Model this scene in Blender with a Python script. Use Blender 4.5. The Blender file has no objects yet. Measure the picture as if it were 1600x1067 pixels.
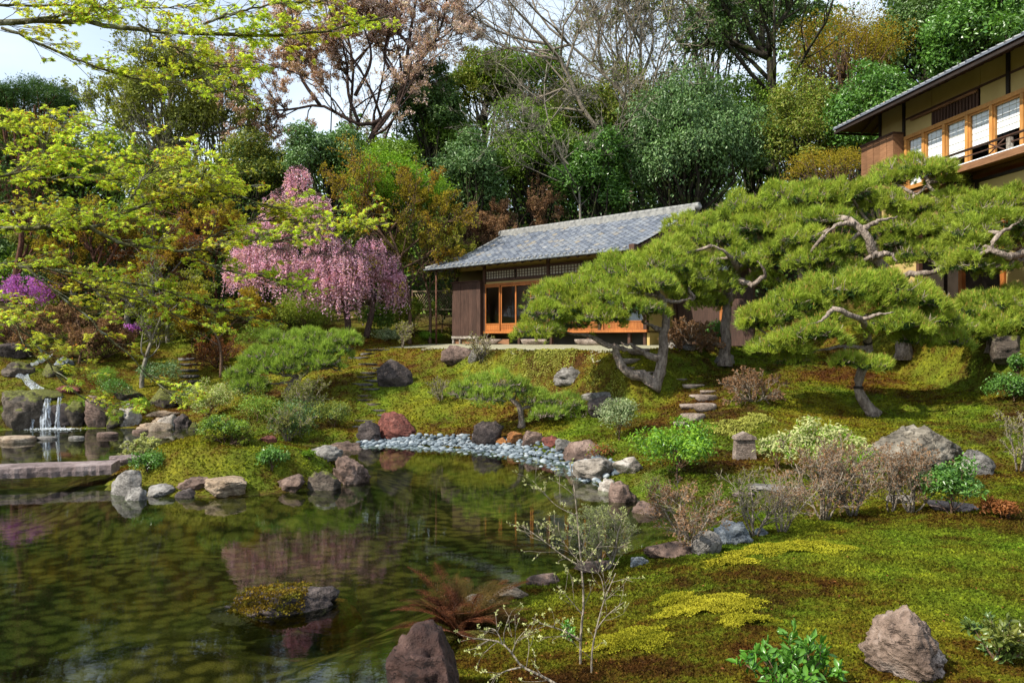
import bpy, math, random
import numpy as np
from mathutils import Vector, noise as mnoise

# ------------------------------------------------------------------ camera, sky, sun, exposure
SC = bpy.context.scene
F, HZ, EYE = 1244.0, 530.0, 2.7          # focal length in photo pixels, horizon row, eye height above the water
cam_d = bpy.data.cameras.new('camera'); cam = bpy.data.objects.new('camera', cam_d)
SC.collection.objects.link(cam); SC.camera = cam
cam.location = (0, 0, EYE); cam.rotation_euler = (math.radians(90), 0, 0)
cam_d.sensor_width = 36; cam_d.lens = F/1600*36; cam_d.shift_y = -3.5/1600
cam_d.clip_start = 0.05; cam_d.clip_end = 2000

SUN_AZ = math.atan2(-0.47, -0.88)         # direction towards the sun, in the ground plane
SUN_EL = math.radians(44)
world = bpy.data.worlds.new('World'); SC.world = world; world.use_nodes = True
wn = world.node_tree.nodes; wl = world.node_tree.links; wn.clear()
wout = wn.new('ShaderNodeOutputWorld'); wbg = wn.new('ShaderNodeBackground')
sky = wn.new('ShaderNodeTexSky'); sky.sky_type = 'NISHITA'; sky.sun_disc = False
sky.sun_elevation = SUN_EL; sky.sun_rotation = math.pi/2 - SUN_AZ
sky.air_density = 1.0; sky.dust_density = 1.5; sky.ozone_density = 1.2
tc = wn.new('ShaderNodeTexCoord'); mp = wn.new('ShaderNodeMapping'); mp.inputs['Scale'].default_value = (1, 1, 2.6)
ns = wn.new('ShaderNodeTexNoise'); ns.inputs['Scale'].default_value = 2.2; ns.inputs['Detail'].default_value = 7
rp = wn.new('ShaderNodeValToRGB'); rp.color_ramp.elements[0].position = 0.30; rp.color_ramp.elements[1].position = 0.62; rp.color_ramp.elements[0].color = (.38, .38, .38, 1)
mx = wn.new('ShaderNodeMix'); mx.data_type = 'RGBA'
mx.inputs['B'].default_value = (4.6, 5.3, 6.0, 1)
wl.new(tc.outputs['Generated'], mp.inputs[0]); wl.new(mp.outputs[0], ns.inputs['Vector']); wl.new(ns.outputs['Fac'], rp.inputs[0])
wl.new(rp.outputs[0], mx.inputs['Factor']); wl.new(sky.outputs[0], mx.inputs['A']); wl.new(mx.outputs['Result'], wbg.inputs[0])
wbg.inputs[1].default_value = 0.15; wl.new(wbg.outputs[0], wout.inputs[0])
sl = bpy.data.lights.new('sun', 'SUN'); sl.energy = 4.9; sl.angle = math.radians(0.5); sl.color = (1.0, 0.94, 0.82)
sun = bpy.data.objects.new('sun', sl); SC.collection.objects.link(sun)
sd = Vector((math.cos(SUN_AZ)*math.cos(SUN_EL), math.sin(SUN_AZ)*math.cos(SUN_EL), math.sin(SUN_EL)))
sun.rotation_euler = sd.to_track_quat('Z', 'Y').to_euler(); sun.location = (-20, -12, 25)
SC.view_settings.view_transform = 'Standard'; SC.view_settings.look = 'None'
SC.view_settings.gamma = 1.0; SC.view_settings.exposure = 0.62; SC.view_settings.use_curve_mapping = False
SC.render.engine = 'CYCLES'
SC.cycles.max_bounces = 7; SC.cycles.diffuse_bounces = 3; SC.cycles.glossy_bounces = 3
SC.cycles.transparent_max_bounces = 10; SC.cycles.transmission_bounces = 4
SC.cycles.caustics_reflective = False; SC.cycles.caustics_refractive = False

# ------------------------------------------------------------------ measuring helpers
def pt(px, py, Y):
    return np.array([(px-800)/F*Y, Y, EYE+(HZ-py)/F*Y])
def wat(px, py):
    Y = F*EYE/(py-HZ); return ((px-800)/F*Y, Y)
def nrm(a):
    return a/np.maximum(np.linalg.norm(a, axis=-1, keepdims=True), 1e-9)

# ------------------------------------------------------------------ mesh building
class G:
    def __init__(s): s.V = []; s.Fs = []; s.n = 0
    def add(s, V, Fc, mi=0, smooth=False):
        V = np.asarray(V, float).reshape(-1, 3); Fc = np.asarray(Fc, int)
        if len(Fc) == 0: return
        s.V.append(V); s.Fs.append((Fc+s.n, mi, smooth)); s.n += len(V)
    def box(s, a, b, mi=0, R=None, o=None):
        (x0, y0, z0), (x1, y1, z1) = a, b
        V = np.array([[x0,y0,z0],[x1,y0,z0],[x1,y1,z0],[x0,y1,z0],[x0,y0,z1],[x1,y0,z1],[x1,y1,z1],[x0,y1,z1]], float)
        if R is not None: V = (V-o)@R.T+o
        s.add(V, [[0,3,2,1],[4,5,6,7],[0,1,5,4],[1,2,6,5],[2,3,7,6],[3,0,4,7]], mi); return s
    def prism(s, poly, z0, z1, mi=0):
        n = len(poly); P = np.array(poly, float)
        V = np.vstack([np.c_[P, np.full(n, z0)], np.c_[P, np.full(n, z1)]])
        s.add(V, [[i, (i+1) % n, n+(i+1) % n, n+i] for i in range(n)], mi)
        s.add(V[n:], [list(range(n))], mi); s.add(V[:n][::-1], [list(range(n))], mi); return s
    def tubes(s, P, R, sides=5, mi=0, cap=True):
        P = np.asarray(P, float); R = np.asarray(R, float)
        if P.ndim == 2: P = P[None]; R = R[None]
        N, K, _ = P.shape
        if N == 0: return
        T = np.empty_like(P); T[:, 1:-1] = P[:, 2:]-P[:, :-2]; T[:, 0] = P[:, 1]-P[:, 0]; T[:, -1] = P[:, -1]-P[:, -2]
        T = nrm(T)
        ref = np.where(np.abs(T[:, :1, 2:3]) > 0.8, np.array([1., 0.13, 0.05]), np.array([0.07, 0.11, 1.]))
        ref = np.broadcast_to(ref, T.shape)
        U = nrm(np.cross(ref, T)); W = np.cross(T, U)
        a = np.arange(sides)*2*math.pi/sides
        ring = P[:, :, None, :]+R[:, :, None, None]*(U[:, :, None, :]*np.cos(a)[None, None, :, None]+W[:, :, None, :]*np.sin(a)[None, None, :, None])
        V = ring.reshape(-1, 3)
        i = np.arange(N)[:, None, None]*K*sides; k = np.arange(K-1)[None, :, None]*sides; j = np.arange(sides)[None, None, :]; j2 = (j+1) % sides
        Q = np.stack([i+k+j, i+k+j2, i+k+sides+j2, i+k+sides+j], -1).reshape(-1, 4)
        s.add(V, Q, mi, sides > 3)
        if cap and sides > 3 and N < 400:
            c = (np.arange(N)*K*sides)[:, None]+np.arange(sides)[None]
            # caps reuse the same vertices
            base = s.n-len(V)
            s.Fs.append((c[:, ::-1]+base, mi, False)); s.Fs.append((c+(K-1)*sides+base, mi, False))
        return s
    def leaves(s, P, D, Nn, size, wr=0.5, mi=0, fold=0.12):
        N = len(P)
        if N == 0: return s
        D = nrm(D); S = nrm(np.cross(D, Nn)); size = np.broadcast_to(np.asarray(size, float), (N,))[:, None]
        Nn = np.cross(S, D)
        b = P; t = P+D*size; m = P+D*size*0.45
        l = m+S*size*wr*0.5+Nn*size*fold; r = m-S*size*wr*0.5+Nn*size*fold
        V = np.stack([b, l, t, r], 1).reshape(-1, 3); Q = np.arange(N*4).reshape(N, 4)
        s.add(V, Q, mi); return s
    def needles(s, P, A, m, ln, w, rng, spread=0.75, mi=0):
        N = len(P)
        d = nrm(A[:, None, :]+rng.normal(0, spread*0.6, (N, m, 3)))
        side = nrm(np.cross(d, rng.normal(0, 1, (N, m, 3))))*w*0.5
        L = (ln*rng.uniform(0.7, 1.15, (N, m, 1)))
        p = P[:, None, :]+rng.normal(0, ln*0.12, (N, m, 3))
        V = np.stack([p-side, p+side, p+d*L], 2).reshape(-1, 3)
        s.add(V, np.arange(N*m*3).reshape(-1, 3), mi); return s
    def mesh(s, name, mats):
        me = bpy.data.meshes.new(name)
        V = np.concatenate(s.V) if s.V else np.zeros((0, 3))
        me.vertices.add(len(V)); me.vertices.foreach_set('co', V.astype(np.float32).ravel())
        tot = []; idx = []; mis = []; sm = []
        for Fc, mi, smooth in s.Fs:
            idx.append(Fc.ravel()); tot.append(np.full(len(Fc), Fc.shape[1])); mis.append(np.full(len(Fc), mi)); sm.append(np.full(len(Fc), smooth))
        if tot:
            idx = np.concatenate(idx); tot = np.concatenate(tot); mis = np.concatenate(mis); sm = np.concatenate(sm)
            me.loops.add(len(idx)); me.loops.foreach_set('vertex_index', idx.astype(np.int32))
            st = np.concatenate([[0], np.cumsum(tot)[:-1]])
            me.polygons.add(len(tot)); me.polygons.foreach_set('loop_start', st.astype(np.int32))
            try: me.polygons.foreach_set('loop_total', tot.astype(np.int32))
            except Exception: pass
            me.polygons.foreach_set('material_index', mis.astype(np.int32)); me.polygons.foreach_set('use_smooth', sm.astype(bool))
        me.update(calc_edges=True)
        if not isinstance(mats, (list, tuple)): mats = [mats]
        for m in mats: me.materials.append(m)
        return me

def link(name, data, parent=None, loc=None, rz=None):
    o = bpy.data.objects.new(name, data); SC.collection.objects.link(o)
    if parent is not None: o.parent = parent
    if loc is not None: o.location = [float(v) for v in loc]
    if rz is not None: o.rotation_euler = (0, 0, rz)
    return o
def obj(name, g, mats, parent=None, kind=None, **kw):
    o = link(name, g.mesh(name, mats), parent, **kw)
    if kind: o['kind'] = kind
    return o
def tag(o, label, cat, group=None, kind=None):
    o['label'] = label; o['category'] = cat
    if group: o['group'] = group
    if kind: o['kind'] = kind
    return o
def thing(name, label, cat, loc=(0, 0, 0), rz=0, group=None):
    o = link(name, None, None, loc, rz); o.empty_display_size = 0.3
    return tag(o, label, cat, group)

# ------------------------------------------------------------------ materials
def nodes(name):
    m = bpy.data.materials.new(name); m.use_nodes = True; nt = m.node_tree; nt.nodes.clear()
    out = nt.nodes.new('ShaderNodeOutputMaterial'); return m, nt, out
def N(nt, t, **kw):
    n = nt.nodes.new('ShaderNode'+t)
    for k, v in kw.items():
        if hasattr(n, k) and not k[0].isupper(): setattr(n, k, v)
        else: n.inputs[k.replace('_', ' ')].default_value = v
    return n
def ramp(nt, stops, fac):
    r = nt.nodes.new('ShaderNodeValToRGB'); e = r.color_ramp.elements
    while len(e) > 1: e.remove(e[-1])
    e[0].position = stops[0][0]; e[0].color = (*stops[0][1], 1)
    for p, c in stops[1:]:
        x = e.new(p); x.color = (*c, 1)
    nt.links.new(fac, r.inputs[0]); return r.outputs[0]
def wpos(nt):
    return nt.nodes.new('ShaderNodeNewGeometry').outputs['Position']
def ocoord(nt):
    return nt.nodes.new('ShaderNodeTexCoord').outputs['Object']
def noise_(nt, vec, scale, detail=4, rough=0.55, dist=0.0):
    n = N(nt, 'TexNoise', Scale=scale, Detail=detail, Roughness=rough, Distortion=dist)
    nt.links.new(vec, n.inputs['Vector']); return n.outputs['Fac']
def mixc(nt, fac, a, b, mode='MIX'):
    m = nt.nodes.new('ShaderNodeMix'); m.data_type = 'RGBA'; m.blend_type = mode
    for k, v in (('Factor', fac), ('A', a), ('B', b)):
        i = m.inputs[k] if k != 'Factor' else m.inputs[0]
        if k == 'A': i = m.inputs[6]
        if k == 'B': i = m.inputs[7]
        if isinstance(v, (int, float)): i.default_value = v
        elif isinstance(v, tuple): i.default_value = (*v, 1)
        else: nt.links.new(v, i)
    return m.outputs[2]
def math_(nt, op, a, b=None, clamp=False):
    m = nt.nodes.new('ShaderNodeMath'); m.operation = op; m.use_clamp = clamp
    for i, v in enumerate((a, b)):
        if v is None: continue
        if isinstance(v, (int, float)): m.inputs[i].default_value = v
        else: nt.links.new(v, m.inputs[i])
    return m.outputs[0]
def bump(nt, h, strength, dist=0.05, prev=None):
    b = N(nt, 'Bump', Strength=strength, Distance=dist); nt.links.new(h, b.inputs['Height'])
    if prev is not None: nt.links.new(prev, b.inputs['Normal'])
    return b.outputs[0]
def princ(nt, out, col, rough=0.8, normal=None, spec=0.3, **kw):
    p = N(nt, 'BsdfPrincipled')
    if isinstance(col, tuple): p.inputs['Base Color'].default_value = (*col, 1)
    else: nt.links.new(col, p.inputs['Base Color'])
    if isinstance(rough, (int, float)): p.inputs['Roughness'].default_value = rough
    else: nt.links.new(rough, p.inputs['Roughness'])
    p.inputs['Specular IOR Level'].default_value = spec
    if normal is not None: nt.links.new(normal, p.inputs['Normal'])
    nt.links.new(p.outputs[0], out.inputs[0]); return p

M = {}
def leafmat(name, a, b, c=None, trans=0.35, gloss=0.06, grough=0.45, nsc=0.8, g=1.0):
    m, nt, out = nodes(name)
    gs = (lambda q: tuple(min(0.95, v*g) for v in q)); a = gs(a); b = gs(b); c = gs(c) if c else None
    geo = nt.nodes.new('ShaderNodeNewGeometry')
    col = mixc(nt, geo.outputs['Random Per Island'], a, b)
    nz = noise_(nt, geo.outputs['Position'], nsc, 3)
    if c: 
        r = ramp(nt, [(0.45, (0, 0, 0)), (0.62, (1, 1, 1))], nz); col = mixc(nt, r, col, c)
    nz2 = noise_(nt, geo.outputs['Position'], nsc*3.1, 2)
    v = ramp(nt, [(0.3, (0.62, 0.62, 0.62)), (0.7, (1.25, 1.25, 1.25))], nz2)
    col = mixc(nt, 1.0, col, v, 'MULTIPLY')
    d = N(nt, 'BsdfDiffuse'); t = N(nt, 'BsdfTranslucent'); gl = N(nt, 'BsdfGlossy', Roughness=grough)
    nt.links.new(col, d.inputs[0]); tcol = mixc(nt, 1.0, col, (1.15, 1.2, 0.6), 'MULTIPLY'); nt.links.new(tcol, t.inputs[0])
    m1 = N(nt, 'MixShader', Fac=trans); nt.links.new(d.outputs[0], m1.inputs[1]); nt.links.new(t.outputs[0], m1.inputs[2])
    gloss *= .38
    if gloss > 0:
        m2 = N(nt, 'MixShader', Fac=gloss); nt.links.new(m1.outputs[0], m2.inputs[1]); nt.links.new(gl.outputs[0], m2.inputs[2]); m1 = m2
    nt.links.new(m1.outputs[0], out.inputs[0]); M[name] = m; return m
def barkmat(name, a, b, scale=9, lichen=None, bs=0.7):
    m, nt, out = nodes(name); p = ocoord(nt)
    mp_ = N(nt, 'Mapping'); mp_.inputs['Scale'].default_value = (1, 1, 0.45); nt.links.new(p, mp_.inputs[0])
    n1 = noise_(nt, mp_.outputs[0], scale, 6, 0.65, 0.4)
    v = N(nt, 'TexVoronoi', Scale=scale*2.4); nt.links.new(mp_.outputs[0], v.inputs['Vector'])
    col = ramp(nt, [(0.3, a), (0.68, b)], n1)
    col = mixc(nt, ramp(nt, [(0.0, (0.5, 0.5, 0.5)), (0.35, (1, 1, 1))], v.outputs['Distance']), tuple(0.45*q for q in a), col)
    if lichen:
        n2 = noise_(nt, p, scale*0.35, 3); col = mixc(nt, ramp(nt, [(0.52, (0, 0, 0)), (0.62, (1, 1, 1))], n2), col, lichen)
    nb = bump(nt, math_(nt, 'ADD', n1, v.outputs['Distance']), bs, 0.03)
    princ(nt, out, col, 0.9, nb, 0.15); M[name] = m; return m
def rockmat(name, a, b, c, moss=0.0, scale=3.0, rough=0.8, crack=0.6):
    m, nt, out = nodes(name); geo = nt.nodes.new('ShaderNodeNewGeometry'); p = geo.outputs['Position']
    n1 = noise_(nt, p, scale, 8, 0.62, 0.35); n2 = noise_(nt, p, scale*7, 5, 0.6); n4 = noise_(nt, p, scale*24, 3, 0.6)
    mp_ = N(nt, 'Mapping'); mp_.inputs['Rotation'].default_value = (0.5, 0.4, 0.2); mp_.inputs['Scale'].default_value = (1, 1, 2.6); nt.links.new(p, mp_.inputs[0])
    n3 = noise_(nt, mp_.outputs[0], scale*.55, 6, 0.68, 0.5)
    col = ramp(nt, [(0.28, a), (0.5, b), (0.7, c)], n1)
    col = mixc(nt, 0.75, col, ramp(nt, [(0.3, (0.5, 0.48, 0.46)), (0.7, (1.3, 1.3, 1.3))], n2), 'MULTIPLY')
    ck = ramp(nt, [(0.485, (1, 1, 1)), (0.5, (0.25, 0.23, 0.21)), (0.515, (1, 1, 1))], n3)
    col = mixc(nt, crack, col, ck, 'MULTIPLY')
    if moss > 0:
        sp = nt.nodes.new('ShaderNodeSeparateXYZ'); nt.links.new(geo.outputs['Normal'], sp.inputs[0])
        f = math_(nt, 'ADD', math_(nt, 'MULTIPLY', sp.outputs[2], 0.5), math_(nt, 'ADD', math_(nt, 'MULTIPLY', n1, 1.1), moss-1.0))
        fr = ramp(nt, [(0.42, (0, 0, 0)), (0.52, (1, 1, 1))], f)
        mc = ramp(nt, [(0.35, (0.05, 0.045, 0.01)), (0.65, (0.13, 0.14, 0.018))], n2)
        col = mixc(nt, fr, col, mc)
    h = math_(nt, 'ADD', math_(nt, 'MULTIPLY', n1, 1.2), math_(nt, 'MULTIPLY', n2, 0.5)); h = math_(nt, 'ADD', h, math_(nt, 'MULTIPLY', n4, 0.25))
    cks = nt.nodes.new('ShaderNodeSeparateColor'); nt.links.new(ck, cks.inputs[0]); h = math_(nt, 'ADD', h, math_(nt, 'MULTIPLY', cks.outputs[0], 0.5))
    princ(nt, out, col, rough, bump(nt, h, 0.8, 0.06), 0.35); M[name] = m; return m
def woodmat(name, a, b, axis=2, scale=6, rough=0.65, spec=0.3):
    m, nt, out = nodes(name); p = ocoord(nt); oi = nt.nodes.new('ShaderNodeObjectInfo')
    mp_ = N(nt, 'Mapping'); sc = [6, 6, 6]; sc[axis] = 0.5; mp_.inputs['Scale'].default_value = sc; nt.links.new(p, mp_.inputs[0])
    n1 = noise_(nt, mp_.outputs[0], scale, 5, 0.6, 0.5); n2 = noise_(nt, p, 1.3, 3)
    col = ramp(nt, [(0.3, a), (0.7, b)], n1)
    col = mixc(nt, 0.6, col, ramp(nt, [(0.3, (0.6, 0.6, 0.6)), (0.7, (1.2, 1.2, 1.2))], n2), 'MULTIPLY')
    v = math_(nt, 'ADD', math_(nt, 'MULTIPLY', oi.outputs['Random'], 0.4), 0.8)
    cc = nt.nodes.new('ShaderNodeCombineColor')
    for i in range(3): nt.links.new(v, cc.inputs[i])
    col = mixc(nt, 1.0, col, cc.outputs[0], 'MULTIPLY')
    princ(nt, out, col, rough, bump(nt, n1, 0.3, 0.01), spec); M[name] = m; return m
def plainmat(name, a, b, scale=3, rough=0.85, bs=0.3, spec=0.2):
    m, nt, out = nodes(name); p = wpos(nt); n1 = noise_(nt, p, scale, 6, 0.6); n2 = noise_(nt, p, scale*14, 3)
    col = ramp(nt, [(0.3, a), (0.7, b)], n1)
    princ(nt, out, col, rough, bump(nt, n2, bs, 0.01), spec); M[name] = m; return m

# moss: world-position colour patches shared by the ground sheet and the tufts that grow on it
def mossnodes(nt, p, k=1.0):
    n1 = noise_(nt, p, 0.42, 5, 0.6, 0.3); n2 = noise_(nt, p, 2.3, 6, 0.7, 0.2); n3 = noise_(nt, p, 19, 4, 0.7)
    f = math_(nt, 'ADD', math_(nt, 'MULTIPLY', n1, 0.42), math_(nt, 'ADD', math_(nt, 'MULTIPLY', n2, 0.40), math_(nt, 'MULTIPLY', n3, 0.20)))
    col = ramp(nt, [(0.43, (0.050*k, 0.022*k, 0.007*k)), (0.475, (0.078*k, 0.050*k, 0.008*k)), (0.515, (0.095*k, 0.092*k, 0.009*k)), (0.565, (0.115*k, 0.128*k, 0.012*k)), (0.65, (0.22*k, 0.215*k, 0.016*k))], f)
    col = mixc(nt, 1.0, col, ramp(nt, [(0.42, (0.62, 0.92, 0.9)), (0.58, (1.05, 0.97, 1.0))], noise_(nt, p, 0.23, 4, 0.7)), 'MULTIPLY')
    sy = nt.nodes.new('ShaderNodeSeparateXYZ'); nt.links.new(p, sy.inputs[0])
    col = mixc(nt, math_(nt, 'MULTIPLY', math_(nt, 'SUBTRACT', sy.outputs[1], 13.0), 0.2, True), col, mixc(nt, 1.0, col, (1.25, 1.16, 1.0), 'MULTIPLY'))
    return col, n2, n3
def mossmat(name, k=1.0, tuft=False):
    m, nt, out = nodes(name); p = wpos(nt); col, n2, n3 = mossnodes(nt, p, k)
    if tuft:
        geo = nt.nodes.new('ShaderNodeNewGeometry'); v = geo.outputs['Random Per Island']
        col = mixc(nt, 1.0, col, ramp(nt, [(0, (0.6, 0.56, 0.54)), (0.6, (1.0, 1.03, 1)), (1, (1.35, 1.38, 1.15))], v), 'MULTIPLY')
        d = N(nt, 'BsdfDiffuse'); t = N(nt, 'BsdfTranslucent'); nt.links.new(col, d.inputs[0]); nt.links.new(col, t.inputs[0])
        mm = N(nt, 'MixShader', Fac=0.3); nt.links.new(d.outputs[0], mm.inputs[1]); nt.links.new(t.outputs[0], mm.inputs[2]); nt.links.new(mm.outputs[0], out.inputs[0])
    else:
        sp = nt.nodes.new('ShaderNodeSeparateXYZ'); nt.links.new(p, sp.inputs[0])
        col = mixc(nt, 0.8, col, ramp(nt, [(0.35, (0.5, 0.45, 0.4)), (0.65, (1.2, 1.2, 1.2))], n3), 'MULTIPLY')
        # bed of the pond below the waterline: silted stones; forest floor far up the hill
        vb = N(nt, 'TexVoronoi', Scale=1.0, feature='SMOOTH_F1'); mpb = N(nt, 'Mapping'); mpb.inputs['Scale'].default_value = (4.8, 5.4, 4.8); vb.inputs['Smoothness'].default_value = 0.45
        wob = N(nt, 'TexNoise', Scale=1.1, Detail=2.0); nt.links.new(p, wob.inputs['Vector'])
        pv = mixc(nt, 1.0, p, mixc(nt, 1.0, wob.outputs['Color'], (.20, .20, .20), 'MULTIPLY'), 'ADD'); nt.links.new(pv, mpb.inputs[0]); nt.links.new(mpb.outputs[0], vb.inputs['Vector'])
        bed = mixc(nt, 1.0, ramp(nt, [(0.10, (0.175, 0.150, 0.065)), (0.44, (0.125, 0.108, 0.045)), (0.58, (0.050, 0.045, 0.020)), (0.72, (0.030, 0.028, 0.012))], vb.outputs['Distance']),
                   ramp(nt, [(0.35, (0.45, 0.6, 0.5)), (0.62, (1.25, 1.0, 0.8))], noise_(nt, p, 0.5, 3)), 'MULTIPLY')
        under = ramp(nt, [(0.0, (1, 1, 1)), (1.0, (0, 0, 0))], math_(nt, 'MULTIPLY', math_(nt, 'ADD', sp.outputs[2], 0.06), 12.0))
        col = mixc(nt, under, col, bed)
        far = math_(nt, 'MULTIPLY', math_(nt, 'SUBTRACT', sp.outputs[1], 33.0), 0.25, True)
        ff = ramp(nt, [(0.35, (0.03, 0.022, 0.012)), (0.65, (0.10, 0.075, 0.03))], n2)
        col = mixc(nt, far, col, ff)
        nb = bump(nt, math_(nt, 'ADD', n2, math_(nt, 'MULTIPLY', n3, 0.6)), 0.8, 0.08)
        princ(nt, out, col, 0.95, nb, 0.1)
    M[name] = m; return m
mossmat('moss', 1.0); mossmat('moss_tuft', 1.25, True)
# ------------------------------------------------------------------ more materials
rockmat('rock_grey', (0.06, 0.055, 0.05), (0.19, 0.175, 0.16), (0.36, 0.34, 0.31), scale=2.6)
rockmat('rock_pale', (0.12, 0.10, 0.08), (0.30, 0.26, 0.22), (0.50, 0.47, 0.43), scale=2.2)
rockmat('rock_blue', (0.06, 0.07, 0.08), (0.16, 0.18, 0.20), (0.38, 0.40, 0.42), scale=5)
rockmat('rock_red', (0.06, 0.018, 0.014), (0.17, 0.05, 0.036), (0.30, 0.13, 0.10), scale=3)
rockmat('rock_brown', (0.05, 0.032, 0.024), (0.14, 0.09, 0.07), (0.30, 0.21, 0.17), scale=2.8)
rockmat('rock_orange', (0.12, 0.045, 0.015), (0.30, 0.12, 0.03), (0.42, 0.26, 0.12), scale=4)
rockmat('rock_dark', (0.018, 0.013, 0.012), (0.06, 0.045, 0.042), (0.13, 0.10, 0.09), scale=3)
rockmat('rock_mossy', (0.02, 0.016, 0.012), (0.08, 0.06, 0.045), (0.17, 0.14, 0.11), moss=0.55, scale=3)
rockmat('rock_moss_full', (0.02, 0.016, 0.012), (0.07, 0.055, 0.04), (0.15, 0.12, 0.09), moss=0.85, scale=3)
rockmat('rock_tan', (0.13, 0.09, 0.06), (0.30, 0.22, 0.15), (0.48, 0.39, 0.29), scale=2.5)
rockmat('boulder', (0.05, 0.042, 0.03), (0.18, 0.155, 0.12), (0.35, 0.31, 0.25), scale=2.2, crack=0.9)
rockmat('step_stone', (0.14, 0.10, 0.08), (0.27, 0.21, 0.17), (0.42, 0.36, 0.31), scale=3, crack=0.2)
rockmat('step_dark', (0.03, 0.026, 0.024), (0.09, 0.08, 0.07), (0.19, 0.17, 0.15), scale=3, crack=0.3)
rockmat('slab', (0.08, 0.055, 0.05), (0.20, 0.15, 0.145), (0.33, 0.27, 0.26), moss=0.02, scale=2, crack=0.3)
rockmat('rock_tan2', (0.07, 0.045, 0.033), (0.22, 0.155, 0.12), (0.40, 0.33, 0.29), scale=3.2, crack=.7)
rockmat('rock_redbrown', (0.012, 0.005, 0.004), (0.036, 0.015, 0.011), (0.11, 0.062, 0.05), scale=3.2, crack=.7)
barkmat('pine_bark', (0.07, 0.048, 0.04), (0.38, 0.31, 0.255), 11)
barkmat('red_bark', (0.05, 0.022, 0.014), (0.16, 0.075, 0.05), 9)
barkmat('pale_bark', (0.10, 0.085, 0.065), (0.30, 0.27, 0.22), 8)
barkmat('dark_bark', (0.016, 0.013, 0.010), (0.06, 0.05, 0.035), 8, (0.06, 0.075, 0.02))
barkmat('maple_bark', (0.035, 0.032, 0.014), (0.12, 0.11, 0.05), 30, (0.22, 0.22, 0.16), 0.3)
barkmat('twig_grey', (0.14, 0.11, 0.08), (0.33, 0.28, 0.22), 20)
barkmat('twig_brown', (0.07, 0.04, 0.025), (0.19, 0.12, 0.08), 20)
barkmat('cherry_bark', (0.03, 0.018, 0.014), (0.10, 0.065, 0.055), 12)
woodmat('wood_dark', (0.035, 0.016, 0.010), (0.10, 0.048, 0.030))
woodmat('wood_board', (0.028, 0.014, 0.010), (0.085, 0.045, 0.032))
woodmat('wood_orange', (0.28, 0.085, 0.020), (0.44, 0.16, 0.040), rough=0.5)
woodmat('wood_honey', (0.42, 0.18, 0.045), (0.60, 0.30, 0.09), rough=0.5)
woodmat('wood_brown', (0.16, 0.075, 0.035), (0.30, 0.15, 0.075), axis=0)
woodmat('wood_black', (0.012, 0.008, 0.006), (0.035, 0.022, 0.016), axis=0)
plainmat('plaster_yellow', (0.40, 0.29, 0.11), (0.50, 0.37, 0.15), 1.2, bs=0.1)
plainmat('plaster_cream', (0.44, 0.40, 0.30), (0.55, 0.50, 0.40), 1.2, bs=0.1)
plainmat('paper_white', (0.78, 0.80, 0.82), (0.84, 0.86, 0.88), 2, bs=0.05)
plainmat('gravel_sand', (0.22, 0.21, 0.14), (0.36, 0.34, 0.23), 9, bs=0.8)
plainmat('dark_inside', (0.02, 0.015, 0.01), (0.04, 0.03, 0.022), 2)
plainmat('tatami', (0.20, 0.17, 0.08), (0.26, 0.22, 0.11), 4)
plainmat('bamboo', (0.20, 0.15, 0.09), (0.34, 0.27, 0.17), 8)

m, nt, out = nodes('roof_tile'); geo = nt.nodes.new('ShaderNodeNewGeometry'); oi = nt.nodes.new('ShaderNodeObjectInfo')
r = math_(nt, 'FRACT', math_(nt, 'ADD', geo.outputs['Random Per Island'], oi.outputs['Random']))
col = ramp(nt, [(0.0, (0.10, 0.115, 0.145)), (0.22, (0.135, 0.15, 0.185)), (0.5, (0.17, 0.185, 0.215)), (0.75, (0.21, 0.225, 0.25)), (0.92, (0.22, 0.22, 0.225)), (0.97, (0.26, 0.225, 0.175)), (1.0, (0.30, 0.30, 0.30))], r)
n1 = noise_(nt, geo.outputs['Position'], 9, 5, 0.65)
col = mixc(nt, 0.8, col, ramp(nt, [(0.3, (0.6, 0.6, 0.6)), (0.7, (1.2, 1.2, 1.2))], n1), 'MULTIPLY')
princ(nt, out, col, 0.5, bump(nt, n1, 0.3, 0.01), 0.45); M['roof_tile'] = m
m, nt, out = nodes('ridge_tile'); n1 = noise_(nt, wpos(nt), 7, 5)
princ(nt, out, ramp(nt, [(0.3, (0.14, 0.14, 0.14)), (0.7, (0.30, 0.295, 0.275))], n1), 0.6, None, 0.3); M['ridge_tile'] = m

m, nt, out = nodes('window_glass')
fr = N(nt, 'Fresnel', IOR=1.5); t = N(nt, 'BsdfTransparent', Color=(0.82, 0.86, 0.84, 1)); gl = N(nt, 'BsdfGlossy', Roughness=0.03)
mm = N(nt, 'MixShader'); nt.links.new(fr.outputs[0], mm.inputs[0]); nt.links.new(t.outputs[0], mm.inputs[1]); nt.links.new(gl.outputs[0], mm.inputs[2]); nt.links.new(mm.outputs[0], out.inputs[0]); M['window_glass'] = m

m2_ = M['window_glass'].copy(); m2_.name = 'clear_glass'; m2_.node_tree.nodes['Fresnel'].inputs[0].default_value = 1.12; m2_.node_tree.nodes['Transparent BSDF'].inputs[0].default_value = (.96, .97, .97, 1); M['clear_glass'] = m2_
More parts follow.
